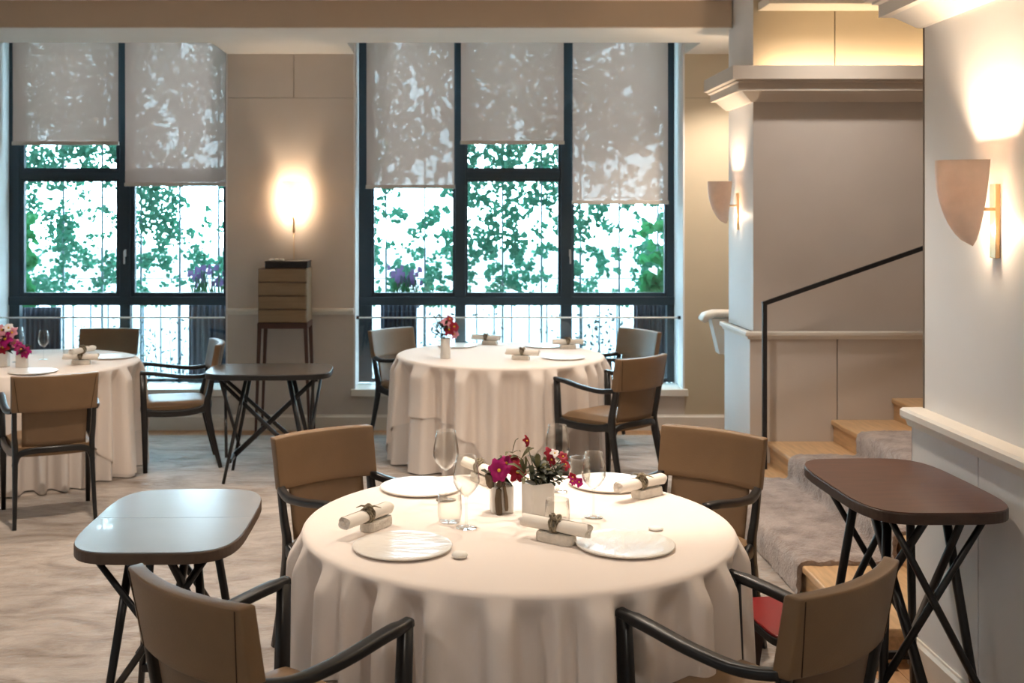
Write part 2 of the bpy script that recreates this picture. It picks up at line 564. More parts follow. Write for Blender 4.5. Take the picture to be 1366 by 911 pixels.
# wainscot boards proud of the wall
WS = 0.03
box_obj('panel', M['paint_daylit'], wp, XP - WS, XP + 0.012, YP - WS, YPB, 0, 0.975)
for a, b in ((XP - WS + 0.001, 2.505 - G), (2.505 + G, 3.6 - G), (3.6 + G, 5.4)):
    box_obj('panel', M['paint'], wp, a, b, YP - WS - 0.001, YP + 0.012, 0, 0.975)
rail('trim_pillar_dado', [(5.4, YP - WS), (XP - WS, YP - WS), (XP - WS, YPB)][::-1] if False else
     [(5.4, YP - WS), (XP - WS, YP - WS), (XP - WS, YPB)][::1], [(o_, z_) for o_, z_ in dado_prof(0.99, 0.035)], M['trim'])
rail('baseboard_pillar', [(XP - WS, YP - 0.1), (XP - WS, YPB)][::-1] if False else [(XP - WS, YP - 0.04), (XP - WS, YPB)], base_prof(), M['trim'])
CORN = [(0, 2.475), (0.02, 2.475), (0.095, 2.535), (0.13, 2.535), (0.13, 2.585), (0.15, 2.59),
        (0.15, 2.60), (0.175, 2.605), (0.175, 2.69), (0.145, 2.69), (0.145, 2.655), (0, 2.655)]
rail('trim_pillar_cornice', [(5.4, YP), (XP, YP), (XP, YPB)], CORN, M['cornice'])
led = MB().box(XP + 0.05, 5.3, YP - 0.10, YP - 0.07, 2.656, 2.664).build('cove_light', M['led'])
tag(led, 'warm light strip hidden on top of the stair wall cornice', 'light strip')
# upper cornice above the lit panel
struct(MB().box(XP + 0.03, 5.4, 7.04, YP, 3.066, 3.12).box(XP + 0.03, 5.4, 6.98, 7.06, 3.09, 3.36)
       .build('trim_stair_upper', M['trim'], bevel=0.004))

# ---- right wall
XR, XW, YE = 1.85, 1.80, 4.38
wr = bpy.data.objects.new('wall_right', None)
COL.objects.link(wr)
struct(wr)
box_obj('panel', M['paint_daylit'], wr, XR, XR + 0.2, -3.2, YE, 0.985, 3.5)
box_obj('wall_core', M['groove'], wr, XW + 0.012, XR + 0.2, -3.2, YE - 0.003, 0, 0.985)
ys = [YE, 3.83, 2.75, 1.7, 0.6, -0.6, -1.9, -3.2]
for a, b in zip(ys[1:], ys[:-1]):
    box_obj('panel', M['paint_daylit'], wr, XW, XW + 0.014, a + (G if a > -3 else 0), b - (G if b < YE else 0), 0, 0.945)
box_obj('panel', M['paint_daylit'], wr, XW, XR + 0.2, YE - 0.004, YE, 0, 0.96)
box_obj('edge_strip', M['groove'], wr, XR - 0.002, XR + 0.2, YE, YE + 0.012, 0.99, 2.5)
rail('trim_right_dado', [(XR + 0.2, YE), (XW, YE), (XW, -3.2)][::-1], [(o_, z_) for o_, z_ in
     [(-0.06, 0.925), (0.012, 0.925), (0.018, 0.945), (0.03, 0.95), (0.034, 0.96), (0.034, 0.982), (0.026, 0.992), (-0.06, 0.992)]], M['trim'])
rail('baseboard_right', [(XW, -3.2), (XW, YE)], base_prof(0.12), M['trim'])
rail('trim_right_cornice', [(XR, -3.2), (XR, YE), (XR + 0.2, YE)], CORN, M['trim'])
led2 = MB().box(XR - 0.10, XR - 0.07, -3.0, YE, 2.656, 2.664).build('cove_light', M['led'])
tag(led2, 'warm light strip hidden on top of the right wall cornice', 'light strip')
# wall that closes the stair well behind the right wall
struct(box_obj('wall_stair_near', M['paint'], None, XR + 0.2, 5.4, YE - 0.2, YE - 0.01, 0, 3.5))

# ---- staircase
st = bpy.data.objects.new('staircase', None)
COL.objects.link(st)
struct(st, 'oak staircase rising to the right behind the right wall', 'stairs')
EDGES = [1.63, 2.07, 2.48, 2.87, 3.27, 3.67, 4.07]
RISE = 0.14
Y0S, Y1S = YE + 0.012, YP - WS - 0.004
for i, xe in enumerate(EDGES):
    z = RISE * (i + 1)
    xn = EDGES[i + 1] if i + 1 < len(EDGES) else 5.39
    y0 = Y0S if i else YE - 0.02
    if i == 0:
        MB().prism([(xe - 0.018, YE - 0.018), (XW - 0.003, YE - 0.018), (XW - 0.003, YE + 0.016), (xn + 0.01, YE + 0.016), (xn + 0.01, Y1S), (xe - 0.018, Y1S)],
                   z - 0.034, z).build('tread', M['oak'], st, bevel=0.008)
        box_obj('riser', M['oak'], st, xe, xe + 0.02, YE, Y1S, 0.0, z - 0.034)
        box_obj('riser', M['oak'], st, xe + 0.02, XW - 0.003, YE, YE + 0.015, 0.0, z - 0.034)
    else:
        box_obj('tread', M['oak'], st, xe - 0.018, xn + 0.01, Y0S + 0.004, Y1S, z - 0.034, z, bevel=0.008)
        box_obj('riser', M['oak'], st, xe, xe + 0.02, Y0S + 0.004, Y1S, z - RISE, z - 0.034)

# carpet runner following the steps
prof = [(EDGES[0] - 0.045, 0.012)]
for i, xe in enumerate(EDGES):
    z = RISE * (i + 1)
    prof += [(xe - 0.045, z - 0.05), (xe - 0.042, z + 0.008), (xe - 0.02, z + 0.028), (xe + 0.03, z + 0.032)]
    nxt = EDGES[i + 1] if i + 1 < len(EDGES) else 5.3
    prof += [(xe + (nxt - xe) * 0.5, z + 0.034), (nxt - 0.055, z + 0.030), (nxt - 0.042, z + 0.045)]
dense = []
for (a, b), (c, d) in zip(prof[:-1], prof[1:]):
    L = math.hypot(c - a, d - b)
    n = max(1, int(L / 0.02))
    for k in range(n):
        dense.append((a + (c - a) * k / n, b + (d - b) * k / n))
rnd = random.Random(3)
rows = []
NY = 80
for k in range(NY + 1):
    y = 5.14 + (6.74 - 5.14) * k / NY
    row = []
    edge = 0.02 if k in (0, NY) else 0
    for (x, z) in dense:
        row.append((x + rnd.uniform(-.004, .004), y + rnd.uniform(-.004, .004) + (rnd.uniform(-.006, .006) if edge else 0),
                    z - edge * 0.6 + rnd.uniform(-.005, .005)))
    rows.append(row)
runner = MB().grid(rows)
for r_ in (rows[0], rows[-1]):   # closed pile edges down to the wood
    low = [(x + 0.02, y, z - 0.03) for x, y, z in r_]
    runner.grid([r_, low])
ro = runner.build('stair_runner', M['runner'], smooth=True)
tag(ro, 'plush grey brown carpet runner laid over the oak stair treads', 'carpet')

# handrail
hr = thing('stair_handrail', 'thin black metal handrail rising along the stair wall', 'handrail', (1.985, 7.09, RISE))
MB().box(-0.014, 0.014, -0.012, 0.012, 0, 1.04).build('post', M['metalblack'], hr, bevel=0.002)
MB().bar((-0.014, 0, 1.04), (2.6, 0, 1.04 + 2.6 * 0.35), 0.024, 0.028).build('rail', M['metalblack'], hr, bevel=0.002)

# white moulded wall console behind the pillar
wc = thing('wall_console', 'small white moulded wall console peeking out behind the pillar', 'console', (2.02, 8.25, 0.98))
MB().prism([(-0.10, 0), (0.16, 0), (0.16, -0.26), (-0.04, -0.26)], 0, 0.12).build('body', M['trim'], wc)
c0 = wc.children[0]
c0.rotation_euler = (R(90), 0, 0)
c0.location = (0, 0.12, 0)
MB().sweep([(-0.16, 0.06, -0.02), (-0.13, 0.06, 0.015), (-0.07, 0.06, 0.035), (0.16, 0.06, 0.035)],
           [(0.17, 0.04), (0.17, 0.055), (0.17, 0.05), (0.17, 0.05)], n=12, power=4).build('ledge', M['trim'], wc, smooth=True)
MB().box(0.0, 0.16, -0.005, 0.1, -0.27, -0.235).build('foot', M['trim'], wc, bevel=0.004)
box_obj('backplate', M['trim'], wc, 0.15, 0.18, -0.33, 0.12, -0.28, 0.02)

# ================================================================== WINDOWS
YW = 9.46
def window(n, label, x0, x1, cols, z_mid, second, guard_y):
    w = bpy.data.objects.new('window_%d' % n, None)
    COL.objects.link(w)
    struct(w, label, 'window')
    zb, zt = 0.333, 3.46
    f = M['frame']
    def b(name, *a, m=f, bev=0.004):
        return box_obj(name, m, w, *a, bevel=bev)
    b('jamb', x0, cols[0][0], YW, YW + 0.07, zb, zt)
    b('jamb', cols[-1][1], x1, YW, YW + 0.07, zb, zt)
    for (a0, a1), (b0, b1) in zip(cols[:-1], cols[1:]):
        b('mullion', a1, b0, YW - 0.01, YW + 0.07, zb, zt)
    b('rail', cols[0][0], cols[-1][1], YW, YW + 0.06, zb, zb + 0.03)
    b('rail', cols[0][0], cols[-1][1], YW, YW + 0.06, zt - 0.1, zt)
    b('transom', x0, x1, YW - 0.012, YW + 0.075, z_mid - 0.035, z_mid + 0.035)
    for i, (a, c) in enumerate(cols):
        # lower fixed pane
        box_obj('pane', M['pane'], w, a, c, YW + 0.03, YW + 0.036, zb + 0.03, z_mid - 0.035)
        zs = second if i in SECOND[n] else None
        zbands = [(z_mid + 0.035, zs - 0.025), (zs + 0.025, zt - 0.1)] if zs else [(z_mid + 0.035, zt - 0.1)]
        if zs:
            b('transom', a, c, YW, YW + 0.07, zs - 0.028, zs + 0.028)
        for (za, zc) in zbands:
            s_ = SASH[n][i]
            m_ = MB()
            m_.box(a, a + s_, YW + 0.01, YW + 0.06, za, zc).box(c - s_, c, YW + 0.01, YW + 0.06, za, zc)
            m_.box(a + s_, c - s_, YW + 0.01, YW + 0.06, za, za + 0.035).box(a + s_, c - s_, YW + 0.01, YW + 0.06, zc - 0.03, zc)
            m_.build('sash', f, w, bevel=0.003)
            box_obj('pane', M['pane'], w, a + s_, c - s_, YW + 0.03, YW + 0.036, za + 0.03, zc - 0.02)
    # handle on a mullion
    h = thing_part('handle', w)
    hx, hz = HANDLE[n]
    MB().box(hx - 0.008, hx + 0.008, YW - 0.022, YW - 0.008, hz - 0.03, hz + 0.03).box(hx - 0.006, hx + 0.006, YW - 0.05, YW - 0.02, hz + 0.005, hz + 0.02) \
        .box(hx - 0.007, hx + 0.007, YW - 0.055, YW - 0.045, hz - 0.09, hz + 0.02).build('lever', M['steel'], h, bevel=0.002)
    return w

def thing_part(name, parent):
    o = bpy.data.objects.new(name, None)
    COL.objects.link(o)
    o.parent = parent
    return o

def xw(px, y=YW):
    return (px - 600.0) / 1500.0 * y
SECOND = {1: (0, 1), 2: (1,)}
SASH = {1: (0.035, 0.035), 2: (0.02, 0.02, 0.02)}
HANDLE = {1: (xw(168), 1.42), 2: (xw(760), 1.42)}
window(1, 'tall dark framed window at left with two roller blinds', -3.72, -1.80,
       [(xw(26), xw(160)), (xw(174), xw(303))], 1.015, 2.075, 0)
window(2, 'wide dark framed window at centre with three roller blinds', -0.776, 1.90,
       [(xw(496), xw(607)), (xw(621), xw(748)), (xw(763), xw(890))], 1.015, 2.075, 0)

YBL = 9.36
def blind(label, p0, p1, pyb, dy=0.0):
    y = YBL + dy
    x0, x1 = xw(p0, y), xw(p1, y)
    zb = EYE - (pyb - 285) * y / 1500.0
    b = thing('roller_blind', label, 'blind', ((x0 + x1) / 2, y, zb), 0, 'translucent roller blinds')
    w = (x1 - x0) / 2
    rows = []
    for k in range(13):
        z = (3.40 - zb) * k / 12
        rows.append([(w * (-1 + 2 * i / 10), 0.004 * sin(i * 0.9 + k * 0.4), z) for i in range(11)])
    MB().grid(rows).build('fabric', M['blind'], b, smooth=True)
    MB().box(-w - 0.006, w + 0.006, -0.008, 0.008, -0.016, 0.014).build('hem_bar', M['hem'], b, bevel=0.003)
    MB().sweep([(-w, 0.0, 3.42 - zb), (w, 0.0, 3.42 - zb)], (0.05, 0.05), n=12, power=2).build('roller', M['hem'], b, smooth=True)
    return b
blind('beige roller blind in the left bay of the left window, the shorter one there', 17, 158, 191)
blind('beige roller blind in the right bay of the left window, drawn lower', 167, 301, 246)
blind('beige roller blind in the left bay of the centre window', 489, 606, 249)
blind('short beige roller blind in the middle bay of the centre window', 615, 752, 190)
blind('longest beige roller blind, in the right bay of the centre window', 764, 891, 270)

# steel guard bars across both windows
for lab, x0, x1 in (('slim steel guard bar with glass across the left window', -3.72, -1.80), ('slim steel guard bar with glass across the centre window', -0.776, 1.90)):
    g_ = thing('window_guard', lab, 'guard rail', ((x0 + x1) / 2, 9.2, 0.90))
    w = (x1 - x0) / 2
    MB().tube([(-w + 0.02, 0, 0), (w - 0.02, 0, 0)], 0.007, 8).build('bar', M['trim'], g_, smooth=True)
    MB().box(-w + 0.03, w - 0.03, -0.004, 0.004, -0.55, -0.01).build('glass_sheet', M['guard'], g_)
    for s_ in (-1, 1):
        MB().box(s_ * w - 0.035, s_ * w + 0.035, -0.012, 0.012, -0.014, 0.014).build('bracket', M['metalblack'], g_, bevel=0.003)

# ================================================================== OUTSIDE
terr = struct(box_obj('terrace_floor', M['terrace'], None, -30, 30, 9.65, 60, -0.25, -0.05))
def ivy(label, x0, x1, z0, z1, n, seed, y0=10.25, y1=10.6, m='ivy', name='ivy', size=(0.032, 0.06)):
    r = random.Random(seed)
    from mathutils import noise as NZ
    mb = MB()
    got = 0
    tries = 0
    while got < n and tries < n * 12:
        tries += 1
        x, z = r.uniform(x0, x1), r.uniform(z0, z1)
        d = 0.30 * NZ.noise(Vector((x * 2.3, z * 1.9, seed * 3.1))) + 0.5 * NZ.noise(Vector((x * 7.5, z * 6.5, seed * 1.7))) + 0.55 * NZ.noise(Vector((x * 17, z * 15, seed * 0.7))) + 0.35 * max(0.0, min(1.0, (z - 2.2) / 0.4))
        d += 0.065
        if d < r.uniform(0.0, 0.16):
            continue
        y = r.uniform(y0, y1)
        s = r.uniform(*size)
        a = r.uniform(0, 2 * pi)
        tx, tz = r.uniform(-0.7, 0.7), r.uniform(-0.7, 0.7)
        mtx = Matrix.Translation((x, y, z)) @ Matrix.Rotation(tz, 4, 'Z') @ Matrix.Rotation(tx, 4, 'X') @ Matrix.Rotation(a, 4, 'Y')
        vs = [mtx @ Vector(p) for p in ((0, 0, -s), (s * 0.85, 0.2 * s, -0.15 * s), (s * 0.4, 0.1 * s, 0.65 * s), (0, 0, 0.9 * s), (-s * 0.45, 0.1 * s, 0.6 * s), (-s * 0.85, 0.2 * s, -0.2 * s))]
        mb.add(vs, [(0, 1, 2, 3), (0, 3, 4, 5)])
        got += 1
    o = mb.build(name, M[m])
    return tag(o, label, name, kind='stuff')
ivy('green climbing leaves on wires outside the left window', -4.6, -1.7, 0.9, 3.7, 21000, 5, size=(0.012, 0.030))
ivy('green climbing leaves on wires outside the centre window', -1.1, 2.4, 0.9, 3.7, 26000, 11, size=(0.012, 0.030))
ivy('dense green bush outside at far left of the left window', -3.98, -3.72, 0.75, 1.75, 500, 21, 9.9, 10.1, 'bush', 'bush')
ivy('dense green bush outside at right end of the centre window', 1.72, 1.98, 0.75, 1.65, 480, 22, 9.9, 10.1, 'bush', 'bush')

for lab, xs in (('wire trellis for climbers outside the left window', [-4.3 + 0.36 * i for i in range(8)]),
                ('wire trellis for climbers outside the centre window', [-0.95 + 0.36 * i for i in range(9)])):
    t = thing('wire_trellis', lab, 'trellis', (xs[0], 10.42, -0.05))
    for x in xs:
        MB().box(x - xs[0] - 0.009, x - xs[0] + 0.009, -0.009, 0.009, 0, 3.9).build('wire', M['wire'], t)
    for z in (1.2, 1.95, 2.7, 3.4):
        MB().box(-0.05, xs[-1] - xs[0] + 0.05, -0.004, 0.004, z - 0.004, z + 0.004).build('wire', M['wire'], t)
# balustrades
for lab, x0, x1 in (('pale metal balustrade with upright bars outside the left window', -4.5, -1.7), ('pale metal balustrade with upright bars outside the centre window', -1.1, 2.4)):
    t = thing('balustrade', lab, 'balustrade', (x0, 10.9, -0.05))
    n = int((x1 - x0) / 0.17)
    for k in range(n + 1):
        MB().box(k * 0.17 - 0.007, k * 0.17 + 0.007, -0.007, 0.007, 0.06, 0.92).build('bar', M['baluster'], t)
    MB().box(0, x1 - x0, -0.02, 0.02, 0.92, 0.95).build('top_rail', M['baluster'], t)
    MB().box(0, x1 - x0, -0.015, 0.015, 0.04, 0.07).build('bottom_rail', M['baluster'], t)
for lab, x0, x1, sd in (('dark low shrub stems outside below the left window', -4.2, -1.8, 41), ('dark low shrub stems outside below the centre window', -0.9, 2.1, 42)):
    rr = random.Random(sd)
    mb = MB()
    for k in range(46):
        bx, h = rr.uniform(x0, x1), rr.uniform(0.35, 0.95)
        p = [(bx, 10.16, -0.05), (bx + rr.uniform(-.05, .05), 10.16 + rr.uniform(-.05, .05), h * .5), (bx + rr.uniform(-.1, .1), 10.16 + rr.uniform(-.05, .05), h)]
        mb.tube(p, [0.005, 0.004, 0.002], 4)
        for q in range(14):
            t_ = rr.uniform(0.3, 1)
            cx, cz, w_ = bx + rr.uniform(-.09, .09), h * t_ + rr.uniform(-.04, .06), rr.uniform(.012, .026)
            a_ = rr.uniform(0, 3)
            mb.add([(cx - w_ * cos(a_), 10.16, cz - w_ * sin(a_)), (cx + w_ * .5 * sin(a_), 10.13, cz - w_ * .5 * cos(a_)), (cx + w_ * cos(a_), 10.17, cz + w_ * sin(a_)), (cx - w_ * .5 * sin(a_), 10.15, cz + w_ * .5 * cos(a_))], [(0, 1, 2, 3)])
    tag(mb.build('low_shrub', M['shrub']), lab, 'shrub', kind='stuff')
# pleated outdoor screens
for lab, p0, p1, zt in (('dark blue grey pleated screen outside low at left of the left window', 30, 82, 0.93),
                        ('dark blue grey pleated screen outside low at right of the left window', 252, 310, 0.98),
                        ('dark blue grey pleated screen outside low at left of the centre window', 508, 556, 0.97),
                        ('dark blue grey pleated screen outside low at right of the centre window', 846, 888, 0.97)):
    yy = 9.85
    a, b = xw(p0, yy), xw(p1, yy)
    t = MB()
    n = 40
    rows = []
    for z in (-0.05, 0.4, zt):
        rows.append([(a + (b - a) * k / n - (a + b) / 2, 0.025 * sin(k * 1.25), z) for k in range(n + 1)])
    o = t.grid(rows).build('pleated_screen', M['screen'], None, smooth=True, solid=0.004)
    o.location = ((a + b) / 2, yy, 0)
    tag(o, lab, 'screen')
# planters with lavender
def planter(label, x, z, w):
    t = thing('flower_planter', label, 'planter', (x, 9.95, z))
    MB().box(-w / 2, w / 2, -0.07, 0.07, 0, 0.10).build('box', M['planter'], t, bevel=0.004)
    MB().box(-w / 2 + 0.04, -w / 2 + 0.07, -0.02, 0.02, -z - 0.05, 0).box(w / 2 - 0.07, w / 2 - 0.04, -0.02, 0.02, -z - 0.05, 0).build('stand', M['planter'], t)
    r = random.Random(int(x * 100))
    lf, bl = MB(), MB()
    for k in range(45):
        bx, by = r.uniform(-w / 2, w / 2), r.uniform(-.06, .06)
        h = r.uniform(0.10, 0.26)
        lf.tube([(bx, by, 0.08), (bx + r.uniform(-.05, .05), by, 0.08 + h)], [0.006, 0.004], 4)
        px, pz = bx + r.uniform(-.05, .05), 0.09 + h
        bl.add([(px - .016, by, pz - .02), (px + .016, by - .01, pz - .015), (px + .012, by, pz + .03), (px - .014, by + .01, pz + .025)], [(0, 1, 2, 3)])
    tag(lf.build('foliage', M['bush'], t), kind='stuff')
    tag(bl.build('blossom', M['lavender'], t), kind='stuff')
planter('planter of purple flowers outside the left window at its right', xw(280, 10.0), 0.92, 0.30)
planter('planter of purple flowers outside the centre window at its left', xw(542, 10.0), 0.92, 0.24)

# ================================================================== FURNITURE
def interp(pts, n):
    """Catmull-Rom through points"""
    P = [Vector(p) for p in pts]
    out = []
    for i in range(len(P) - 1):
        p0, p1, p2, p3 = P[max(i - 1, 0)], P[i], P[i + 1], P[min(i + 2, len(P) - 1)]
        for k in range(n):
            t = k / n
            out.append(0.5 * ((2 * p1) + (-p0 + p2) * t + (2 * p0 - 5 * p1 + 4 * p2 - p3) * t * t + (-p0 + 3 * p1 - 3 * p2 + p3) * t ** 3))
    out.append(P[-1])
    return out

def back_curve(u):      # plan curve of the back: sides come forward
    return -0.045 * (1 - u * u)

def lean(z):            # back leans to the rear with height
    return -0.215 - 0.19 * max(0, z - 0.43)

def shell(xh0, xh1, z0, z1, th, off=0.0, nu=14, nz=6, dip=0.0):
    """curved leather slab between z0 and z1, half widths xh0 (bottom) xh1 (top)"""
    mb = MB()
    fr, bk = [], []
    for j in range(nz + 1):
        t = j / nz
        xh = xh0 + (xh1 - xh0) * t
        rf, rb = [], []
        for i in range(nu + 1):
            u = -1 + 2 * i / nu
            z = z0 + (z1 - z0) * t - (dip * (1 - u * u) if j == nz else 0)
            y = lean(z) + back_curve(u * xh / 0.265) + off
            rf.append((u * xh, y + th / 2, z))
            rb.append((u * xh, y - th / 2, z))
        fr.append(rf)
        bk.append(rb)
    rows = [f + b[::-1] for f, b in zip(fr, bk)]
    mb.grid(rows, closed=True)
    n = 2 * (nu + 1)
    o = len(mb.v) - n * (nz + 1)
    for i in range(nu):
        mb.f.append((o + i + 1, o + i, o + n - 1 - i, o + n - 2 - i))
        q = o + n * nz
        mb.f.append((q + i, q + i + 1, q + n - 2 - i, q + n - 1 - i))
    return mb

def make_chair():
    c = thing('dining_armchair', 'x', 'chair', group='leather dining armchairs')
    for s in (-1, 1):
        # front leg running up as the arm post
        MB().sweep([(s * .240, .185, 0), (s * .243, .190, .36), (s * .246, .195, .46), (s * .248, .203, .672)],
                   [(.026, .030), (.038, .044), (.038, .042), (.032, .038)], up=(0, 1, 0), n=12, power=4).build('leg', M['black'], c, smooth=True, bevel=0)
        # rear leg, splayed, running up inside the leather
        MB().sweep(interp([(s * .248, -.315, 0), (s * .238, -.262, .22), (s * .232, -.226, .42), (s * .240, -.247, .55), (s * .246, -.300, .81)], 5),
                   [(.025 + .0011 * k, .027 + .0021 * k) for k in range(11)] + [(.036 - .0008 * k, .048 - .0020 * k) for k in range(1, 11)], up=(0, 1, 0), n=12, power=4).build('leg', M['black'], c, smooth=True)
        # arm
        MB().sweep(interp([(s * .248, .218, .676), (s * .256, .12, .666), (s * .266, -.02, .645), (s * .264, -.16, .633), (s * .246, -.255, .645)], 5),
                   [(.034, .024)] * 3 + [(.044, .028)] * 12 + [(.036, .030)] * 6, n=12, power=4).build('armrest', M['black'], c, smooth=True)
        MB().sweep(interp([(s * .243, .19, .405), (s * .244, .07, .392), (s * .240, -.10, .392), (s * .233, -.225, .415)], 4),
                   [(.028, .055)] * 2 + [(.028, .046)] * 9 + [(.030, .06)] * 2, n=12, power=4).build('seat_rail', M['black'], c, smooth=True)
    MB().sweep([(-.24, .19, .40), (0, .20, .396), (.24, .19, .40)], (.028, .046), n=12, power=4).build('seat_rail', M['black'], c, smooth=True)
    MB().sweep(interp([(-.236, -.232, .335), (-.212, -.238, .395), (-.15, -.250, .416), (0, -.262, .420), (.15, -.250, .416), (.212, -.238, .395), (.236, -.232, .335)], 3), (.028, .036), n=12, power=4).build('seat_rail', M['black'], c, smooth=True)
    # seat pad
    rows = []
    n = 12
    for j in range(n + 1):
        v = -1 + 2 * j / n
        row = []
        for i in range(n + 1):
            u = -1 + 2 * i / n
            e = (1 - u ** 6) * (1 - v ** 6)
            y = -0.02 + v * 0.215
            if v < 0:
                y += v * v * (-0.028) * (1 - u * u)
            row.append((u * (0.226), y, 0.436 + 0.036 * e ** 0.5 - 0.010 * (1 - u * u) * (1 - v * v)))
        rows.append(row)
    seat = MB().grid(rows)
    low = []
    for ring in ([rows[0]], [rows[-1]], [[r_[0] for r_ in rows]], [[r_[-1] for r_ in rows]]):
        seat.grid([ring[0], [(x, y, 0.385) for x, y, z in ring[0]]])
    seat.build('seat', M['leather'], c, smooth=True)
    # leather back: narrow lower panel tucked under a wide folded upper band
    shell(0.192, 0.200, 0.425, 0.70, 0.010, off=0.006).build('back_panel', M['leather_in'], c, smooth=True)
    band = shell(0.262, 0.268, 0.640, 0.845, 0.046, off=-0.004, nz=8).build('back_band', M['leather'], c, bevel=0.006, smooth=True)
    for s in (-1, 1):
        pts = []
        for t in (0, .2, .4, .6, .8, .96):
            x, z = s * .264 * (.84 + .12 * t), .645 + .2 * t
            pts.append((x, lean(z) + back_curve(x / .265) - .0275, z))
        MB().tube(pts, 0.0016, 5).build('seam', M['stitch'], band, smooth=True)
    for ob in list(c.children) + [q for k in c.children for q in k.children]:   # narrower at the back than at the front
        for v in ob.data.vertices:
            q = min(1.0, max(0.0, (v.co.y + 0.30) / 0.50))
            v.co.x *= 0.87 + 0.13 * q
    return c

chair0 = make_chair()
def face(cx, cy, tx, ty):
    return math.atan2(ty - cy, tx - cx) - pi / 2

TF, TBk, TL = (0.22, 3.67), (0.36, 8.05), (-2.85, 7.65)
# back-top centre positions (from which the seat centre sits 0.33 m in front)
CH = [((-0.635, 2.73), None, TF, 'leather armchair nearest the camera at left, its back to us, at the front table'),
      ((0.98, 2.79), None, TF, 'leather armchair nearest the camera at right, back turned, by the tall walnut side table'),
      ((-0.525, 4.65), None, TF, 'leather armchair behind the front table at its left, facing the camera'),
      ((1.09, 4.65), None, TF, 'leather armchair behind the front table at its right, in front of the stairs'),
      ((-0.46, 8.78), None, TBk, 'leather armchair left of the table by the centre window'),
      ((1.21, 7.08), None, TBk, 'leather armchair turned away from us, right of the table by the centre window'),
      ((1.47, 8.70), None, TBk, 'leather armchair in front of the centre window at its right end, behind another armchair'),
      ((-2.21, 6.30), None, TL, 'leather armchair with its back to us at the table on the far left'),
      ((-2.66, 8.80), None, (-2.72, 7.6), 'leather armchair with only its back above the far left table, by the left window'),
      ((-1.655, 7.93), None, (-2.85, 7.57), 'leather armchair seen from the side, left of the dark side table')]
for i, (bp, _, tt, lab) in enumerate(CH):
    c = chair0 if i == 0 else copy_tree(chair0)
    rz = face(bp[0], bp[1], tt[0], tt[1])
    off = Vector((0, 0.297, 0))
    off.rotate(Matrix.Rotation(rz, 3, 'Z').to_euler())
    c.location = (bp[0] + off.x, bp[1] + off.y, 0.006)
    c.rotation_euler = (0, 0, rz)
    c['label'] = lab

# ---- folding side tables
def super_rect(hx, hy, n=64, p=5.0, bulge=0.0):
    pts = []
    for k in range(n):
        t = 2 * pi * k / n
        c, s = cos(t), sin(t)
        pts.append((hx * abs(c) ** (2 / p) * (1 if c >= 0 else -1), hy * abs(s) ** (2 / p) * (1 if s >= 0 else -1)))
    return pts
def side_table(label, loc, rz, lx, ly, h, topm, edgem, seam=False, flip=1):
    t = thing('folding_side_table', label, 'side table', loc, rz, 'folding side tables')
    th = 0.038
    hx, hy = lx / 2, ly / 2
    MB().prism(super_rect(hx, hy, p=4.3), h - th, h - 0.003).build('table_edge', M[edgem], t, bevel=0.004)
    poly = super_rect(hx - 0.003, hy - 0.003, p=4.3)
    if seam:
        a = [q for q in poly if q[0] >= 0.0015] 
        def half(sg):
            pp = sorted([q for q in poly if q[0] * sg > 0.002], key=lambda q: math.atan2(q[1], q[0] * sg))
            ym = hy - 0.003
            pp = [(sg * 0.0012, -ym)] + pp + [(sg * 0.0012, ym)]
            return pp if sg > 0 else pp[::-1]
        for sg in (-1, 1):
            MB().prism(half(sg), h - 0.0029, h).build('leaf_top', M[topm], t)
    else:
        MB().prism(poly, h - 0.0029, h).build('top_surface', M[topm], t)
    zt = h - th
    b = M['black']
    sx = hx / 0.39
    def leg(p0, p1, w=0.024, name='leg'):
        MB().sweep([p0, ((p0[0] + p1[0]) / 2, (p0[1] + p1[1]) / 2, (p0[2] + p1[2]) / 2), p1], [(w * 0.85, w * 0.95), (w, w * 1.15), (w, w * 1.2)], n=10, power=3.5).build(name, b, t, smooth=True)
    yy = hy * 0.62
    for s in (-1, 1):
        leg((-0.265 * sx * flip, s * yy * 1.12, 0), (-0.135 * sx * flip, s * yy * 0.62, zt))
        leg((0.265 * sx * flip, s * yy * 1.12, 0), (0.125 * sx * flip, s * yy * 0.62, zt))
        leg((-0.335 * sx * flip, s * yy * 0.38, zt), (0.235 * sx * flip, s * yy * 0.80, 0.17 * h), name='brace')
    leg((0.315 * sx * flip, 0, zt), (-0.225 * sx * flip, 0, 0.20 * h), 0.03, 'brace')
    for s in (-1, 1):
        for q in (-1, 1):
            leg((s * (0.30 + 0.012 * q) * sx, q * yy * 1.05, zt), (s * (0.235 + 0.012 * q) * sx, -q * yy * 1.1, 0.24 * h), 0.020, 'brace')
    MB().bar((-0.228 * sx * flip, -yy * 1.02, 0.20 * h), (-0.228 * sx * flip, yy * 1.02, 0.20 * h), 0.022, 0.028).build('crossbar', b, t, bevel=0.003)
    MB().bar((0.228 * sx * flip, -yy * 1.02, 0.17 * h), (0.228 * sx * flip, yy * 1.02, 0.17 * h), 0.022, 0.028).build('crossbar', b, t, bevel=0.003)
    MB().bar((0.30 * sx * flip, -yy * 1.0, zt - 0.012), (0.30 * sx * flip, yy * 1.0, zt - 0.012), 0.024, 0.024).build('crossbar', b, t, bevel=0.003)
    return t
side_table('daylight tinted grey folding side table with a centre seam, in front at the left', (-0.928, 3.79, 0.006), R(91), 0.79, 0.53, 0.72, 'greytop', 'edge_brown', seam=True)
side_table('dark folding side table with crossed legs standing in front of the chest of drawers', (-1.19, 7.46, 0.006), R(2), 0.82, 0.56, 0.715, 'darktop', 'black', flip=1)
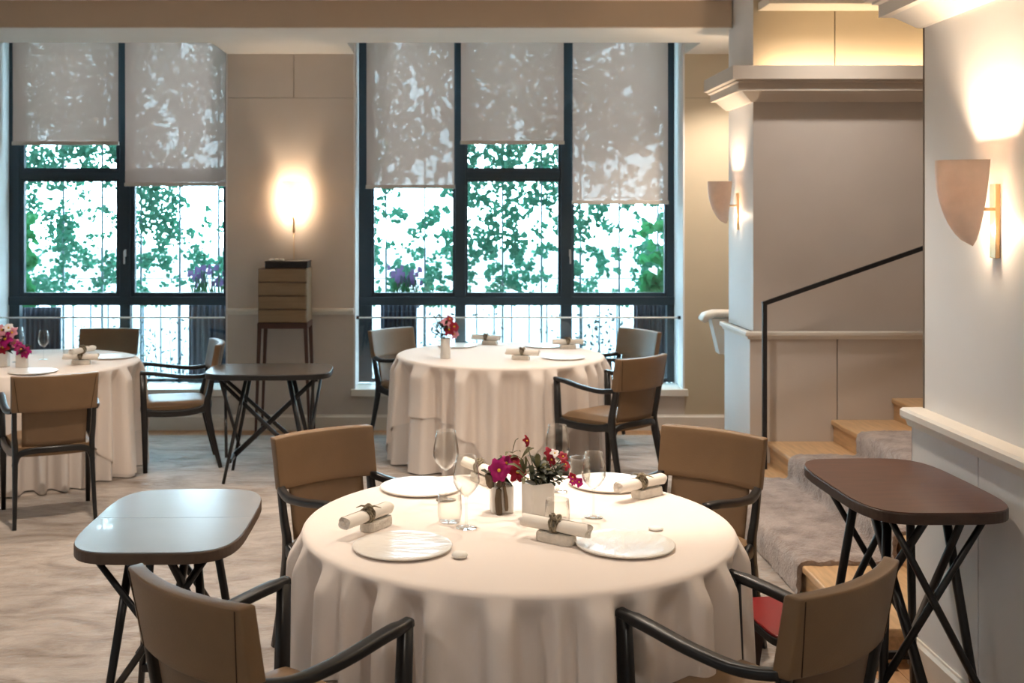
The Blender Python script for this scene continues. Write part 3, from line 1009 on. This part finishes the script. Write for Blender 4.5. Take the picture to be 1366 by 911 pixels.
side_table('tall red brown walnut folding side table by the right wall', (1.540, 3.86, 0.006), R(91.5), 0.78, 0.49, 0.82, 'walnut', 'walnut_edge')

# ---- red bag stool
rs = thing('bag_stool', 'low red lacquered stool on the rug between armchair and front table', 'stool', (1.175, 3.70, 0.006), R(8))
MB().prism(super_rect(0.19, 0.19, p=7), 0.39, 0.415).build('rim', M['black'], rs, bevel=0.003)
MB().prism(super_rect(0.187, 0.187, p=7), 0.4151, 0.425).build('red_top', M['red'], rs, bevel=0.003)
for sx in (-1, 1):
    for sy in (-1, 1):
        MB().bar((sx * .15, sy * .15, 0), (sx * .12, sy * .12, .39), 0.028, 0.028, w1=0.05, h1=0.05).build('leg', M['chest_dark'], rs, bevel=0.003)

# ---- chest of drawers on legs
ch = thing('drawer_chest', 'narrow four drawer chest on tall slim dark legs against the pier', 'chest', (-1.295, 8.86, 0.0))
cw, cd = 0.19, 0.165
zb, zt = 0.905, 1.325
box_obj('body', M['drawer'], ch, -cw, cw, -cd + 0.012, cd, zb, zt, bevel=0.003)
dh = (zt - zb) / 4
for k in range(4):
    box_obj('drawer', M['drawer'], ch, -cw + 0.006, cw - 0.006, -cd - 0.006, -cd + 0.0119, zb + dh * k + 0.005, zb + dh * (k + 1) - 0.005, bevel=0.002)
    box_obj('shadow_gap', M['chest_dark'], ch, -cw + 0.002, cw - 0.002, -cd + 0.004, -cd + 0.0118, zb + dh * (k + 1) - 0.006, zb + dh * (k + 1) - 0.0055 + 0.004)
box_obj('apron', M['chest_dark'], ch, -cw - 0.004, cw + 0.004, -cd, cd, zb - 0.045, zb - 0.0005, bevel=0.003)
for sx in (-1, 1):
    for sy in (-1, 1):
        MB().bar((sx * (cw + 0.02), sy * (cd - 0.015), 0), (sx * (cw - 0.012), sy * (cd - 0.015), zb - 0.04), 0.018, 0.018, w1=0.03, h1=0.03).build('leg', M['chest_dark'], ch, bevel=0.002)
bb = thing('black_case', 'flat black case lying on top of the drawer chest', 'case', (-1.272, 8.86, 1.3255))
box_obj('case_body', M['metalblack'], bb, -0.165, 0.165, -0.12, 0.12, 0, 0.042, bevel=0.004)
box_obj('lid', M['metalblack'], bb, -0.168, 0.168, -0.123, 0.123, 0.0425, 0.056, bevel=0.004)
wg = MB()
for k in range(3):
    wg.lathe([(0.004, 0), (0.020, 0.002), (0.024, 0.010), (0.016, 0.017), (0.003, 0.019)], 14, (k * 0.04, 0.004 * (k % 2), 0))
wo = wg.build('white_stones', M['pebble'], None, smooth=True)
wo.location = (-1.39, 8.78, 1.382)
tag(wo, 'small row of white stones on the black case', 'ornament')

# ---- sconces
def half_shade(w, d, h, nu=20, nz=14):
    """shield shaped half bowl: open top, pointed bottom; wall side at y=0, bulging to -y"""
    out, inn = [], []
    for j in range(nz + 1):
        t = j / nz                       # 0 bottom .. 1 top
        s = (1 - (1 - t) ** 1.9) ** 0.62
        ro, ri = [], []
        for i in range(nu + 1):
            a = pi * i / nu
            ro.append((-w * s * cos(a), -d * s * sin(a) - 0.02 * (1 - t), h * t))
            ri.append((-w * s * cos(a) * 0.95, -d * s * sin(a) * 0.94 - 0.02 * (1 - t) + 0.0, h * t + 0.006 * (1 - t)))
        out.append(ro)
        inn.append(ri)
    mb = MB()
    mb.grid(out)
    mb.grid([r[::-1] for r in inn])
    mb.grid([out[-1], inn[-1]])
    mb.grid([[r[0] for r in out], [r[0] for r in inn]])
    mb.grid([[r[-1] for r in inn], [r[-1] for r in out]])
    return mb
def sconce(label, loc, rz, power, shade='porcelain', plate=True, cord=False):
    s = thing('wall_sconce', label, 'wall lamp', loc, rz, 'shield shaped wall sconces')
    hs = half_shade(0.082, 0.145, 0.29)
    n_ = 15                                          # closed back of the shade
    lft = [hs.v[i * 21] for i in range(n_)]
    rgt = [hs.v[i * 21 + 20] for i in range(n_)]
    if shade == 'porcelain':
        hs.grid([lft, rgt])
    sh = hs.build('shade', M[shade], s, smooth=True)
    sh.location = (0, -0.062, -0.085)
    if plate:
        MB().box(-0.022, 0.022, -0.016, 0, -0.125, 0.125).build('backplate', M['brass'], s, bevel=0.002)
        MB().bar((0, -0.012, 0.04), (0, -0.085, 0.04), 0.03, 0.012).build('bracket', M['brass'], s, bevel=0.002)
    else:
        MB().tube([(0, -0.004, -0.20), (0, -0.014, -0.15), (0.006, -0.03, -0.12), (0, -0.06, -0.06), (0, -0.075, 0.0)], [0.009, 0.008, 0.008, 0.008, 0.008], 8).build('bracket', M['brass'], s, smooth=True)
        MB().tube([(0, -0.006, -0.20), (0.002, -0.006, -0.35), (0, -0.006, -0.46), (-0.002, -0.006, -0.62)], 0.0025, 6).build('cord', M['brass'], s, smooth=True)
    bu = MB().lathe([(0.004, 0), (0.012, 0.01), (0.017, 0.028), (0.014, 0.045), (0.004, 0.055)], 14, (0, -0.125, 0.045)).build('bulb', M['bulb'], s, smooth=True)
    lamp('sconce_lamp', 'POINT', (0, -0.12, 0.10 if shade == 'porcelain' else 0.065), power, WARM, 0.03, s)
    lamp('sconce_lamp', 'POINT', (0, -0.035, -0.03), power * 0.07, WARM, 0.012, s)  # extra point light added behind the shade, makes the plate glow
    return s
sconce('pink porcelain shield sconce on the right wall, the large one nearest the camera', (XR, 3.80, 1.725), R(-90), 46)
sconce('pink porcelain shield sconce on the side of the pillar by the stairs', (XP, 7.68, 1.765), R(-90), 24)
sconce('glowing shield sconce with a cord on the pier between the windows', (-1.262, YB, 1.80), 0, 15, 'shade', plate=False)

# ---- round tables and cloths
def fold_fn(seed, n=26):
    r = random.Random(seed)
    ph = [(k, r.uniform(0, 2 * pi), r.uniform(0.5, 1.0)) for k in (11, 16, 23, 29, 37)]
    tot = sum(a for _, _, a in ph)
    def F(t):
        v = sum(a * cos(k * t + p) for k, p, a in ph) / tot * 1.7
        return 1.15 * math.tanh(2.6 * v)
    return F
def cloth_mesh(r, zt, hem, F, flare, amp, grow, nth=360, nrow=22):
    rows = []
    for q in (0.02, 0.3, 0.6, 0.85, 0.95):
        rows.append([((r * q) * cos(2 * pi * k / nth), (r * q) * sin(2 * pi * k / nth), zt) for k in range(nth)])
    for a in (0.35, 0.7, 1.05, 1.35):
        rr, dz = r - 0.022 + 0.022 * sin(a), -0.022 * (1 - cos(a))
        rows.append([(rr * cos(2 * pi * k / nth), rr * sin(2 * pi * k / nth), zt + dz) for k in range(nth)])
    for j in range(1, nrow + 1):
        row = []
        for k in range(nth):
            th = 2 * pi * k / nth
            H = hem(th)
            s = 0.022 + (H - 0.022) * j / nrow
            g = min(1.0, s / grow)
            g = g * g * (3 - 2 * g)
            rr = r + flare * s + (amp + 0.040 * s) * g * (F(th) - 0.05)
            row.append((rr * cos(th), rr * sin(th), zt - s))
        rows.append(row)
    mb = MB().grid(rows, closed=True)
    mb.f.append(tuple(range(nth - 1, -1, -1)))
    return mb
def round_table(lab_t, lab_u, lab_o, c, r, seed, a, phi):
    t = thing('round_table', lab_t, 'table', (c[0], c[1], 0.006), 0, 'round dining tables')
    MB().lathe([(0.01, 0.700), (r - 0.03, 0.700), (r - 0.025, 0.728), (0.01, 0.728)], 64).build('tabletop', M['chest_dark'], t)
    MB().lathe([(0.07, 0.03), (0.05, 0.08), (0.045, 0.66), (0.09, 0.699)], 24).build('column', M['metalblack'], t, smooth=True)
    MB().lathe([(0.26, 0), (0.26, 0.012), (0.07, 0.03), (0.01, 0.03)], 40).build('base', M['metalblack'], t)
    F = fold_fn(seed)
    u = cloth_mesh(r - 0.012, 0.737, lambda th: 0.722, F, 0.012, 0.036, 0.10).build('undercloth', M['undercloth'], None, smooth=True)
    u.location = (c[0], c[1], 0)
    tag(u, lab_u, 'tablecloth', 'long table undercloths')
    def hem(th):
        q = th - phi
        d = a / max(abs(cos(q)), abs(sin(q))) - r
        return min(0.71, d)
    o = cloth_mesh(r, 0.7445, hem, F, 0.012, 0.036, 0.10).build('tablecloth', M['cloth'], None, smooth=True)
    o.location = (c[0], c[1], 0)
    tag(o, lab_o, 'tablecloth', 'white tablecloths')
round_table('round dining table at the front, hidden under its white cloth', 'long pale undercloth of the front table reaching the rug',
            'white tablecloth on the front table, brightly lit', TF, 0.70, 4, 1.02, R(45))
round_table('round dining table by the centre window under its white cloth', 'long pale undercloth of the table by the centre window',
            'white tablecloth on the table by the centre window', TBk, 0.745, 8, 1.10, R(45))
round_table('round dining table cut by the left picture edge under its white cloth', 'long pale undercloth of the table at the far left',
            'white tablecloth on the table at the far left', TL, 0.72, 12, 1.12, R(30))
ZT = 0.7455

# ---- table ware
def make_plate():
    p = thing('charger_plate', 'x', 'plate', group='white charger plates')
    MB().lathe([(0.01, 0.0), (0.10, 0.0), (0.148, 0.006), (0.150, 0.010), (0.147, 0.0115), (0.120, 0.008), (0.06, 0.0075), (0.004, 0.0075)], 56).build('dish', M['china'], p, smooth=True)
    return p
plate0 = make_plate()
PL = [((-.142, 3.38), 'white charger plate at front left of the front table'),
      ((.53, 3.40), 'white charger plate at front right of the front table'),
      ((-.105, 4.11), 'white charger plate at back left of the front table'),
      ((.59, 4.17), 'white charger plate at back right of the front table'),
      ((.79, 7.82), 'white charger plate at front right of the table by the centre window'),
      ((.06, 8.52), 'white charger plate behind the vase on the table by the centre window'),
      ((.72, 8.50), 'white charger plate at back right of the table by the centre window'),
      ((-2.64, 7.12), 'white charger plate at the front of the far left table'),
      ((-2.36, 7.86), 'white charger plate at the right rim of the far left table')]
for i, ((x, y), lab) in enumerate(PL):
    p = plate0 if i == 0 else copy_tree(plate0)
    p.location = (x, y, ZT)
    p.rotation_euler = (0, 0, i * 1.3)
    p['label'] = lab

def make_napkin():
    n = thing('napkin_roll', 'x', 'napkin', group='rolled napkins')
    L, rad = 0.115, 0.021
    rows = []
    for j in range(17):
        x = -L + 2 * L * j / 16
        sq = 1.0 - 0.14 * math.exp(-(x / 0.02) ** 2)
        rows.append([(x + 0.004 * sin(3 * t_), rad * sq * cos(t_) * 1.05, rad * sq * sin(t_) * 0.95) for t_ in [2 * pi * k / 20 for k in range(20)]])
    m_ = MB().grid(rows, closed=True)
    for x, s in ((-L, 1), (L, -1)):     # spiral ends, slightly recessed
        sp = []
        for ring, dx in ((0.98, 0), (0.8, 0.006), (0.55, 0.001), (0.3, 0.006), (0.05, 0.002)):
            sp.append([(x + s * dx + 0.004 * sin(3 * t_), rad * ring * cos(t_) * 1.05, rad * ring * sin(t_) * 0.95) for t_ in [2 * pi * k / 20 for k in range(20)]])
        m_.grid(sp, closed=True)
    # loose outer flap
    m_.grid([[(x, rad * 1.08 * cos(a_), rad * 1.0 * sin(a_)) for x in (-L, -L * .5, 0.0, L * .5, L)] for a_ in (0.2, 0.6, 1.0, 1.4)])
    m_.build('cloth', M['napkin'], n, smooth=True)
    rp = MB()
    for k, x in enumerate((-0.010, -0.003, 0.004, 0.010)):
        pts = [(x + 0.004 * sin(2 * t_ + k), 0.0225 * cos(t_), 0.0215 * sin(t_)) for t_ in [2 * pi * q / 22 for q in range(23)]]
        rp.tube(pts, 0.0038, 6)
    for k in range(3):               # knot
        a = k * 1.1
        pts = [(0.018 * cos(t_) * cos(a), 0.012 * sin(t_) - 0.004, 0.026 + 0.006 * sin(2 * t_ + a)) for t_ in [2 * pi * q / 14 for q in range(15)]]
        rp.tube(pts, 0.0038, 6)
    rp.tube([(0, -0.004, 0.028), (0.012, -0.022, 0.030), (0.03, -0.034, 0.022)], [0.003, 0.0028, 0.001], 6)
    rp.tube([(0, -0.004, 0.028), (-0.014, 0.012, 0.032), (-0.03, 0.02, 0.028)], [0.003, 0.0028, 0.001], 6)
    rp.build('cord_tie', M['rope'], n, smooth=True)
    return n
def make_rest():
    mb = MB()
    pts = []
    rr = random.Random(2)
    poly = super_rect(0.062, 0.026, n=28, p=6)
    rows = []
    for z, s in ((0, .97), (0.004, 1.0), (0.016, 1.0), (0.026, 0.985), (0.030, 0.94)):
        rows.append([(x * s + rr.uniform(-.0012, .0012), y * s + rr.uniform(-.0012, .0012), z) for x, y in poly])
    mb.grid(rows, closed=True)
    mb.f.append(tuple(range(len(poly) - 1, -1, -1)))
    mb.f.append(tuple(len(poly) * 4 + k for k in range(len(poly))))
    return mb.build('napkin_rest', M['stone'])
nap0, rest0 = make_napkin(), make_rest()
tag(rest0, 'x', 'napkin rest', 'stone napkin rests')
# (x, y, angle of roll in plan, offset of rest along roll, where)
NP = [(-.262, 3.555, R(57), 0.05, 'at the left rim of the front table'),
      (.325, 3.44, R(-36), 0.0, 'at the front of the front table, near its centre'),
      (.675, 3.98, R(38), 0.035, 'at the right rim of the front table'),
      (.115, 4.22, R(-62), 0.02, 'at the back of the front table behind the glasses'),
      (.50, 7.74, R(-18), -0.01, 'at the front of the table by the centre window'),
      (.88, 8.38, R(4), 0.0, 'at the right of the table by the centre window'),
      (.28, 8.66, R(-22), 0.03, 'at the back of the table by the centre window'),
      (-2.46, 7.50, R(2), 0.0, 'at right of the far left table, lower of two'),
      (-2.95, 7.10, R(-40), 0.02, 'at the left picture edge on the far left table')]
for i, (x, y, a, off, where) in enumerate(NP):
    n = nap0 if i == 0 else copy_tree(nap0)
    n.location = (x, y, ZT + 0.030 + 0.021)
    n.rotation_euler = (0, 0, a)
    n['label'] = 'rolled napkin tied with cord ' + where
    s = rest0 if i == 0 else copy_tree(rest0)
    s.location = (x + off * cos(a), y + off * sin(a), ZT)
    s.rotation_euler = (0, 0, a)
    s['label'] = 'stone block under the napkin ' + where
n = copy_tree(nap0)
n.location = (-2.45, 7.50, ZT + 0.030 + 0.065)
n.rotation_euler = (0, 0, R(70))
n['label'] = 'rolled white napkin lying across another one on the far left table'

def lathe_shell(prof_out, prof_in, n=36):
    return MB().lathe(prof_out + prof_in, n, cap=False)
def make_wine():
    w = thing('wine_glass', 'x', 'wine glass', group='wine glasses')
    MB().lathe([(0.002, 0.0), (0.034, 0.0), (0.0345, 0.0015), (0.02, 0.003), (0.006, 0.006), (0.002, 0.008)], 36).build('foot', M['glass'], w, smooth=True)
    MB().lathe([(0.006, 0.006), (0.0040, 0.02), (0.0034, 0.06), (0.0040, 0.092), (0.008, 0.103)], 14).build('stem', M['glass'], w, smooth=True)
    out = [(0.003, 0.100), (0.016, 0.108), (0.034, 0.128), (0.0435, 0.150), (0.0425, 0.175), (0.037, 0.205), (0.0315, 0.235)]
    inn = [(0.0302, 0.235), (0.0357, 0.205), (0.0411, 0.175), (0.042, 0.150), (0.0325, 0.130), (0.015, 0.1105), (0.002, 0.104)]
    lathe_shell(out, inn, 40).build('bowl', M['glass'], w, smooth=True)
    return w
def make_tumbler():
    out = [(0.002, 0.0), (0.030, 0.0), (0.036, 0.006), (0.040, 0.03), (0.040, 0.06), (0.037, 0.095)]
    inn = [(0.0358, 0.095), (0.0388, 0.06), (0.0388, 0.03), (0.034, 0.010), (0.002, 0.007)]
    return lathe_shell(out, inn, 36).build('tumbler', M['glass'], None, smooth=True)
wine0, tum0 = make_wine(), make_tumbler()
tag(tum0, 'x', 'tumbler', 'water tumblers')
WG = [(-.013, 3.945, 1.04, 'wine glass at the back left of the front table, near the rear left plate'),
      (.053, 3.60, 0.98, 'large wine glass left of the flower vases on the front table'),
      (.476, 3.72, 0.92, 'wine glass right of the flower vases on the front table'),
      (.39, 4.07, 1.02, 'wine glass rising behind the flowers on the front table'),
      (-2.93, 7.62, 1.0, 'wine glass just right of the pink flowers on the far left table'),
      (-2.80, 7.75, 0.85, 'smaller wine glass right of another one on the far left table')]
for i, (x, y, s, lab) in enumerate(WG):
    w = wine0 if i == 0 else copy_tree(wine0)
    w.location = (x, y, ZT)
    w.scale = (s, s, s)
    w['label'] = lab
TG = [(.0, 3.66, 'water tumbler left of the vases on the front table, beside the large wine glass'),
      (.343, 3.585, 'water tumbler right of the front vase, behind the front napkin'),
      (.485, 4.20, 'water tumbler at the back right plate on the front table'),
      (-2.64, 7.80, 'water tumbler at the back of the far left table')]
for i, (x, y, lab) in enumerate(TG):
    w = tum0 if i == 0 else tum0.copy()
    if i:
        COL.objects.link(w)
    w.location = (x, y, ZT)
    w['label'] = lab

def pebble(label, x, y, r, h):
    o = MB().lathe([(r * .3, 0), (r * .9, h * .15), (r, h * .45), (r * .8, h * .85), (r * .4, h), (r * .05, h * 1.02)], 24).build('salt_stone', M['pebble'], None, smooth=True)
    o.location = (x, y, ZT)
    o['label'] = label
    o['category'] = 'stone'
    o['group'] = 'white table stones'
pebble('small white rounded stone beside the front left plate of the front table', .029, 3.285, 0.024, 0.018)
pebble('small flat white stone disc behind the front right plate of the front table', .655, 3.575, 0.024, 0.010)

# ---- flowers
def petal(mb, base, direc, up, L, w, curl=0.3):
    d, u = Vector(direc).normalized(), Vector(up).normalized()
    s = d.cross(u).normalized()
    b = Vector(base)
    rows = []
    for t, ww, cz in ((0, 0.25, 0), (0.35, 0.9, 0.10), (0.7, 1.0, 0.10), (1.0, 0.35, -0.1)):
        c = b + d * L * t + u * L * (cz + curl * t * 0.5)
        rows.append([c - s * w * ww / 2 + u * L * 0.05, c, c + s * w * ww / 2 + u * L * 0.05])
    mb.grid(rows)
def bloom(parent, c, size, m, r, npet=6, facing=None):
    f = Vector(facing) if facing else Vector((r.uniform(-.5, .5), -0.8, r.uniform(.1, .8)))
    f.normalize()
    a = f.cross(Vector((0.1, 0.3, 1))).normalized()
    b = f.cross(a)
    mb = MB()
    for layer in (0, 1):
        for k in range(npet):
            t = 2 * pi * (k + 0.5 * layer) / npet + r.uniform(-.2, .2)
            petal(mb, c, a * cos(t) + b * sin(t), f, size * (1 - 0.25 * layer) * r.uniform(.85, 1.1), size * 0.62, 0.2 + 0.35 * layer)
    o = mb.build('bloom', m, parent, smooth=True)
    MB().lathe([(0.001, -.003), (size * .16, 0), (size * .14, size * .12), (0.001, size * .16)], 10).build('stamen', M['stamen'], o, smooth=True)
    st_ = o.children[0]
    st_.matrix_parent_inverse = Matrix.Identity(4)
    st_.location = Vector(c) + f * size * 0.12
    st_.rotation_euler = f.to_track_quat('Z', 'Y').to_euler()
    return o
def stems(parent, base, tips, m, r=0.0016):
    for tp in tips:
        mid = (Vector(base) + Vector(tp)) / 2 + Vector((0, 0, 0.01))
        MB().tube(interp([base, mid, tp], 4), r, 5).build('stem', m, parent, smooth=True)
def leaves(parent, pts, m, L, w, r):
    for p in pts:
        mb = MB()
        for k in range(3):
            petal(mb, p, (r.uniform(-1, 1), r.uniform(-1, .6), r.uniform(-.2, 1)), (r.uniform(-.3, .3), r.uniform(-.6, 0), 1), L * r.uniform(.7, 1.2), w, r.uniform(-.3, .5))
        mb.build('leaf_cluster', m, parent, smooth=True)
def square_vase(t, w, d, h, m='vase'):
    mb = MB()
    o_ = super_rect(w / 2, d / 2, n=32, p=9)
    rows = []
    for z, s in ((0, .97), (.003, 1), (h * .5, 1.0), (h, 1.02)):
        rows.append([(x * s, y * s, z) for x, y in o_])
    for z, s in ((h, .93), (0.02, .9)):
        rows.append([(x * s, y * s, z) for x, y in o_])
    mb.grid(rows, closed=True)
    mb.f.append(tuple(range(31, -1, -1)))
    mb.f.append(tuple(32 * 5 + k for k in range(32)))
    return mb.build('vessel', M[m], t, smooth=False, bevel=0.001)

r = random.Random(31)
v1 = thing('flower_vase', 'larger square white vase with red sprays and dark leaves, right one on the front table', 'vase', (.292, 3.72, ZT), R(28), 'square white flower vases')
square_vase(v1, 0.088, 0.075, 0.118)
leaves(v1, [(r.uniform(-.04, .05), r.uniform(-.03, .03), r.uniform(.115, .165)) for _ in range(13)], M['leaf_dark'], 0.05, 0.020, r)
leaves(v1, [(r.uniform(-.05, .04), r.uniform(-.02, .03), r.uniform(.12, .19)) for _ in range(6)], M['leaf_olive'], 0.055, 0.016, r)
tips = [(-.015, .05, .245), (.06, .02, .20), (.10, -.01, .165), (.115, -.03, .125), (.05, .0, .185), (.085, -.02, .195), (-.03, .03, .20)]
stems(v1, (0, 0, .09), tips, M['leaf_olive'])
for tp, sz in zip(tips[:6], (.022, .024, .022, .020, .024, .02)):
    bloom(v1, tp, sz, M['petal_red'], r, 5)
for tp in [(.128, -.05, .112), (.10, -.05, .118)]:
    bloom(v1, tp, 0.018, M['petal_mag'], r, 5)
bloom(v1, (.065, .0, .205), 0.018, M['petal_white'], r, 5)

v2 = thing('flower_vase', 'smaller white vase with magenta and red blooms and driftwood, left one on the front table', 'vase', (.175, 3.80, ZT), R(4), 'square white flower vases')
square_vase(v2, 0.076, 0.066, 0.088)
bloom(v2, (-.012, -.035, .145), 0.040, M['petal_mag'], r, 6, (-.2, -1, .3))
bloom(v2, (.012, -.02, .165), 0.030, M['petal_mag'], r, 6, (.3, -.8, .5))
bloom(v2, (.05, -.03, .138), 0.036, M['petal_red'], r, 6, (.15, -1, .25))
bloom(v2, (.042, .0, .165), 0.026, M['petal_red'], r, 6)
leaves(v2, [(r.uniform(-.04, .04), r.uniform(-.03, .03), r.uniform(.085, .14)) for _ in range(9)], M['leaf_dark'], 0.045, 0.018, r)
leaves(v2, [(.02, .02, .15), (.04, .02, .19), (.07, .02, .17)], M['leaf_olive'], 0.05, 0.014, r)
MB().tube(interp([(-.012, -.045, .0), (-.016, -.043, .05), (-.010, -.035, .10), (.004, -.02, .125)], 5), [.010, .011, .012, .012, .012, .012, .011, .010, .010, .010, .010, .009, .008, .007, .006, .005], 9).build('driftwood', M['bark'], v2, smooth=True)
MB().tube(interp([(.012, -.045, .012), (.010, -.043, .05), (.004, -.036, .10), (.01, -.02, .115)], 5), [.005, .006, .007, .007, .007, .007, .007, .006, .006, .006, .006, .006, .005, .005, .004, .003], 8).build('driftwood', M['bark'], v2, smooth=True)
MB().tube(interp([(-.036, -.02, .085), (-.043, -.025, .12), (-.035, -.02, .15)], 5), [.010, .012, .014, .016, .016, .016, .016, .014, .012, .009, .004], 8).build('driftwood', M['bark'], v2, smooth=True)

v3 = thing('flower_vase', 'tall slim white vase with red flowers on the table by the centre window', 'vase', (-.03, 7.81, ZT), 0.2)
MB().lathe([(.030, 0), (.034, .004), (.036, .14), (.032, .14), (.029, .02), (.004, .02)], 28).build('vessel', M['vase'], v3, smooth=True)
for p, s, mm in (((.02, -.03, .20), .045, 'petal_red'), ((.055, -.02, .22), .042, 'petal_red'), ((.0, -.02, .25), .04, 'petal_pink'), ((.03, 0, .27), .035, 'petal_red'), ((.06, -.02, .17), .035, 'petal_pink'), ((.03, -.02, .235), .03, 'petal_white')):
    bloom(v3, p, s, M[mm], r, 6)
leaves(v3, [(r.uniform(-.05, .04), r.uniform(-.03, .03), r.uniform(.14, .22)) for _ in range(7)], M['leaf_dark'], 0.06, 0.02, r)
tp3 = [(-.09, 0, .24), (-.07, 0, .28), (-.10, .0, .19), (-.03, 0, .29)]
stems(v3, (0, 0, .11), tp3, M['leaf_dark'], 0.003)
leaves(v3, tp3, M['leaf_dark'], 0.04, 0.014, r)

v4 = thing('flower_vase', 'white pot with large pink and magenta bouquet on the far left table', 'vase', (-2.945, 7.40, ZT), 0.1)
square_vase(v4, 0.085, 0.08, 0.10)
for p, s, mm in (((-.03, -.03, .16), .06, 'petal_pink'), ((.03, -.03, .18), .06, 'petal_mag'), ((-.05, 0, .21), .05, 'petal_mag'), ((.0, 0, .235), .05, 'petal_pink'), ((.07, -.02, .22), .045, 'petal_pink'), ((.04, .0, .25), .04, 'petal_white'), ((.02, -.04, .13), .05, 'petal_red'), ((.09, -.02, .15), .04, 'petal_pink')):
    bloom(v4, p, s, M[mm], r, 6)
leaves(v4, [(r.uniform(-.05, .07), r.uniform(-.03, .03), r.uniform(.09, .2)) for _ in range(10)], M['leaf_dark'], 0.06, 0.02, r)
v5 = thing('flower_vase', 'small white pot with a few magenta blooms, right of the large bouquet', 'vase', (-2.80, 7.36, ZT), 0.1)
square_vase(v5, 0.07, 0.06, 0.085)
for p, s in (((0, -.02, .115), .045), ((.03, -.02, .10), .04), ((-.02, 0, .14), .035)):
    bloom(v5, p, s, M['petal_mag'], r, 6)
leaves(v5, [(r.uniform(-.03, .03), r.uniform(-.03, .02), r.uniform(.085, .12)) for _ in range(5)], M['leaf_dark'], 0.05, 0.018, r)

# ================================================================== CEILING LAMPS
def downlight(label, x, y, z, power, target, spot=60, color=WARM2, size=0.05, blend=0.5):
    t = thing('downlight', label, 'ceiling lamp', (x, y, z), 0, 'recessed ceiling downlights')
    MB().lathe([(0.045, -0.004), (0.062, -0.006), (0.064, 0.0), (0.05, 0.0)], 28, cap=False).build('ring', M['trim'], t, smooth=True)
    MB().lathe([(0.002, 0.0), (0.047, 0.0), (0.047, -0.001), (0.002, -0.001)], 28).build('lens', M['lens'], t)
    lamp('lamp', 'SPOT', (0, 0, -0.02), power, color, size, t, spot, blend, None)
    o = t.children[-1]
    d = Vector(target) - Vector((x, y, z))
    o.rotation_euler = d.to_track_quat('-Z', 'Y').to_euler()
    return t
NEUTRAL = (1.0, 0.91, 0.82)
downlight('recessed downlight right above the front table', 0.55, 4.25, CEIL, 155, (0.27, 3.70, 0.75), 38)
downlight('recessed downlight straight over the front table', 0.1, 3.75, CEIL, 75, (0.2, 3.7, 0.75), 46)
downlight('recessed downlight above the far left table', -2.5, 6.9, CEIL, 120, (-2.75, 7.4, 0.75), 60)
downlight('recessed downlight above the table by the centre window', 0.2, 7.3, CEIL, 110, (0.4, 7.9, 0.75), 60)
downlight('recessed downlight over the stairs', 2.4, 6.6, CEIL, 60, (2.5, 7.0, 0.3), 130, NEUTRAL, blend=0.9)
downlight('added spotlight brightening the beam', -1.5, 5.2, CEIL, 300, (-1.5, 7.8, 3.1), 100)  # added spot, aimed sideways to lift the beam face
downlight('added spotlight brightening the right end of the beam', 1.0, 5.4, CEIL, 220, (1.2, 7.8, 3.1), 100)  # second added spot for the beam
downlight('recessed downlight in the window niche behind the pillar', 2.3, 8.35, 3.04, 120, (2.1, 9.1, 1.2), 130)
downlight('added fill light behind the camera at left', -2.6, 1.2, CEIL, 90, (-2.4, 2.4, 0), 140, NEUTRAL)  # added interior fill, out of view
downlight('added fill light behind the camera at right', 0.8, 0.6, CEIL, 60, (0.6, 1.6, 0), 140, NEUTRAL)  # added interior fill on the right, also unseen
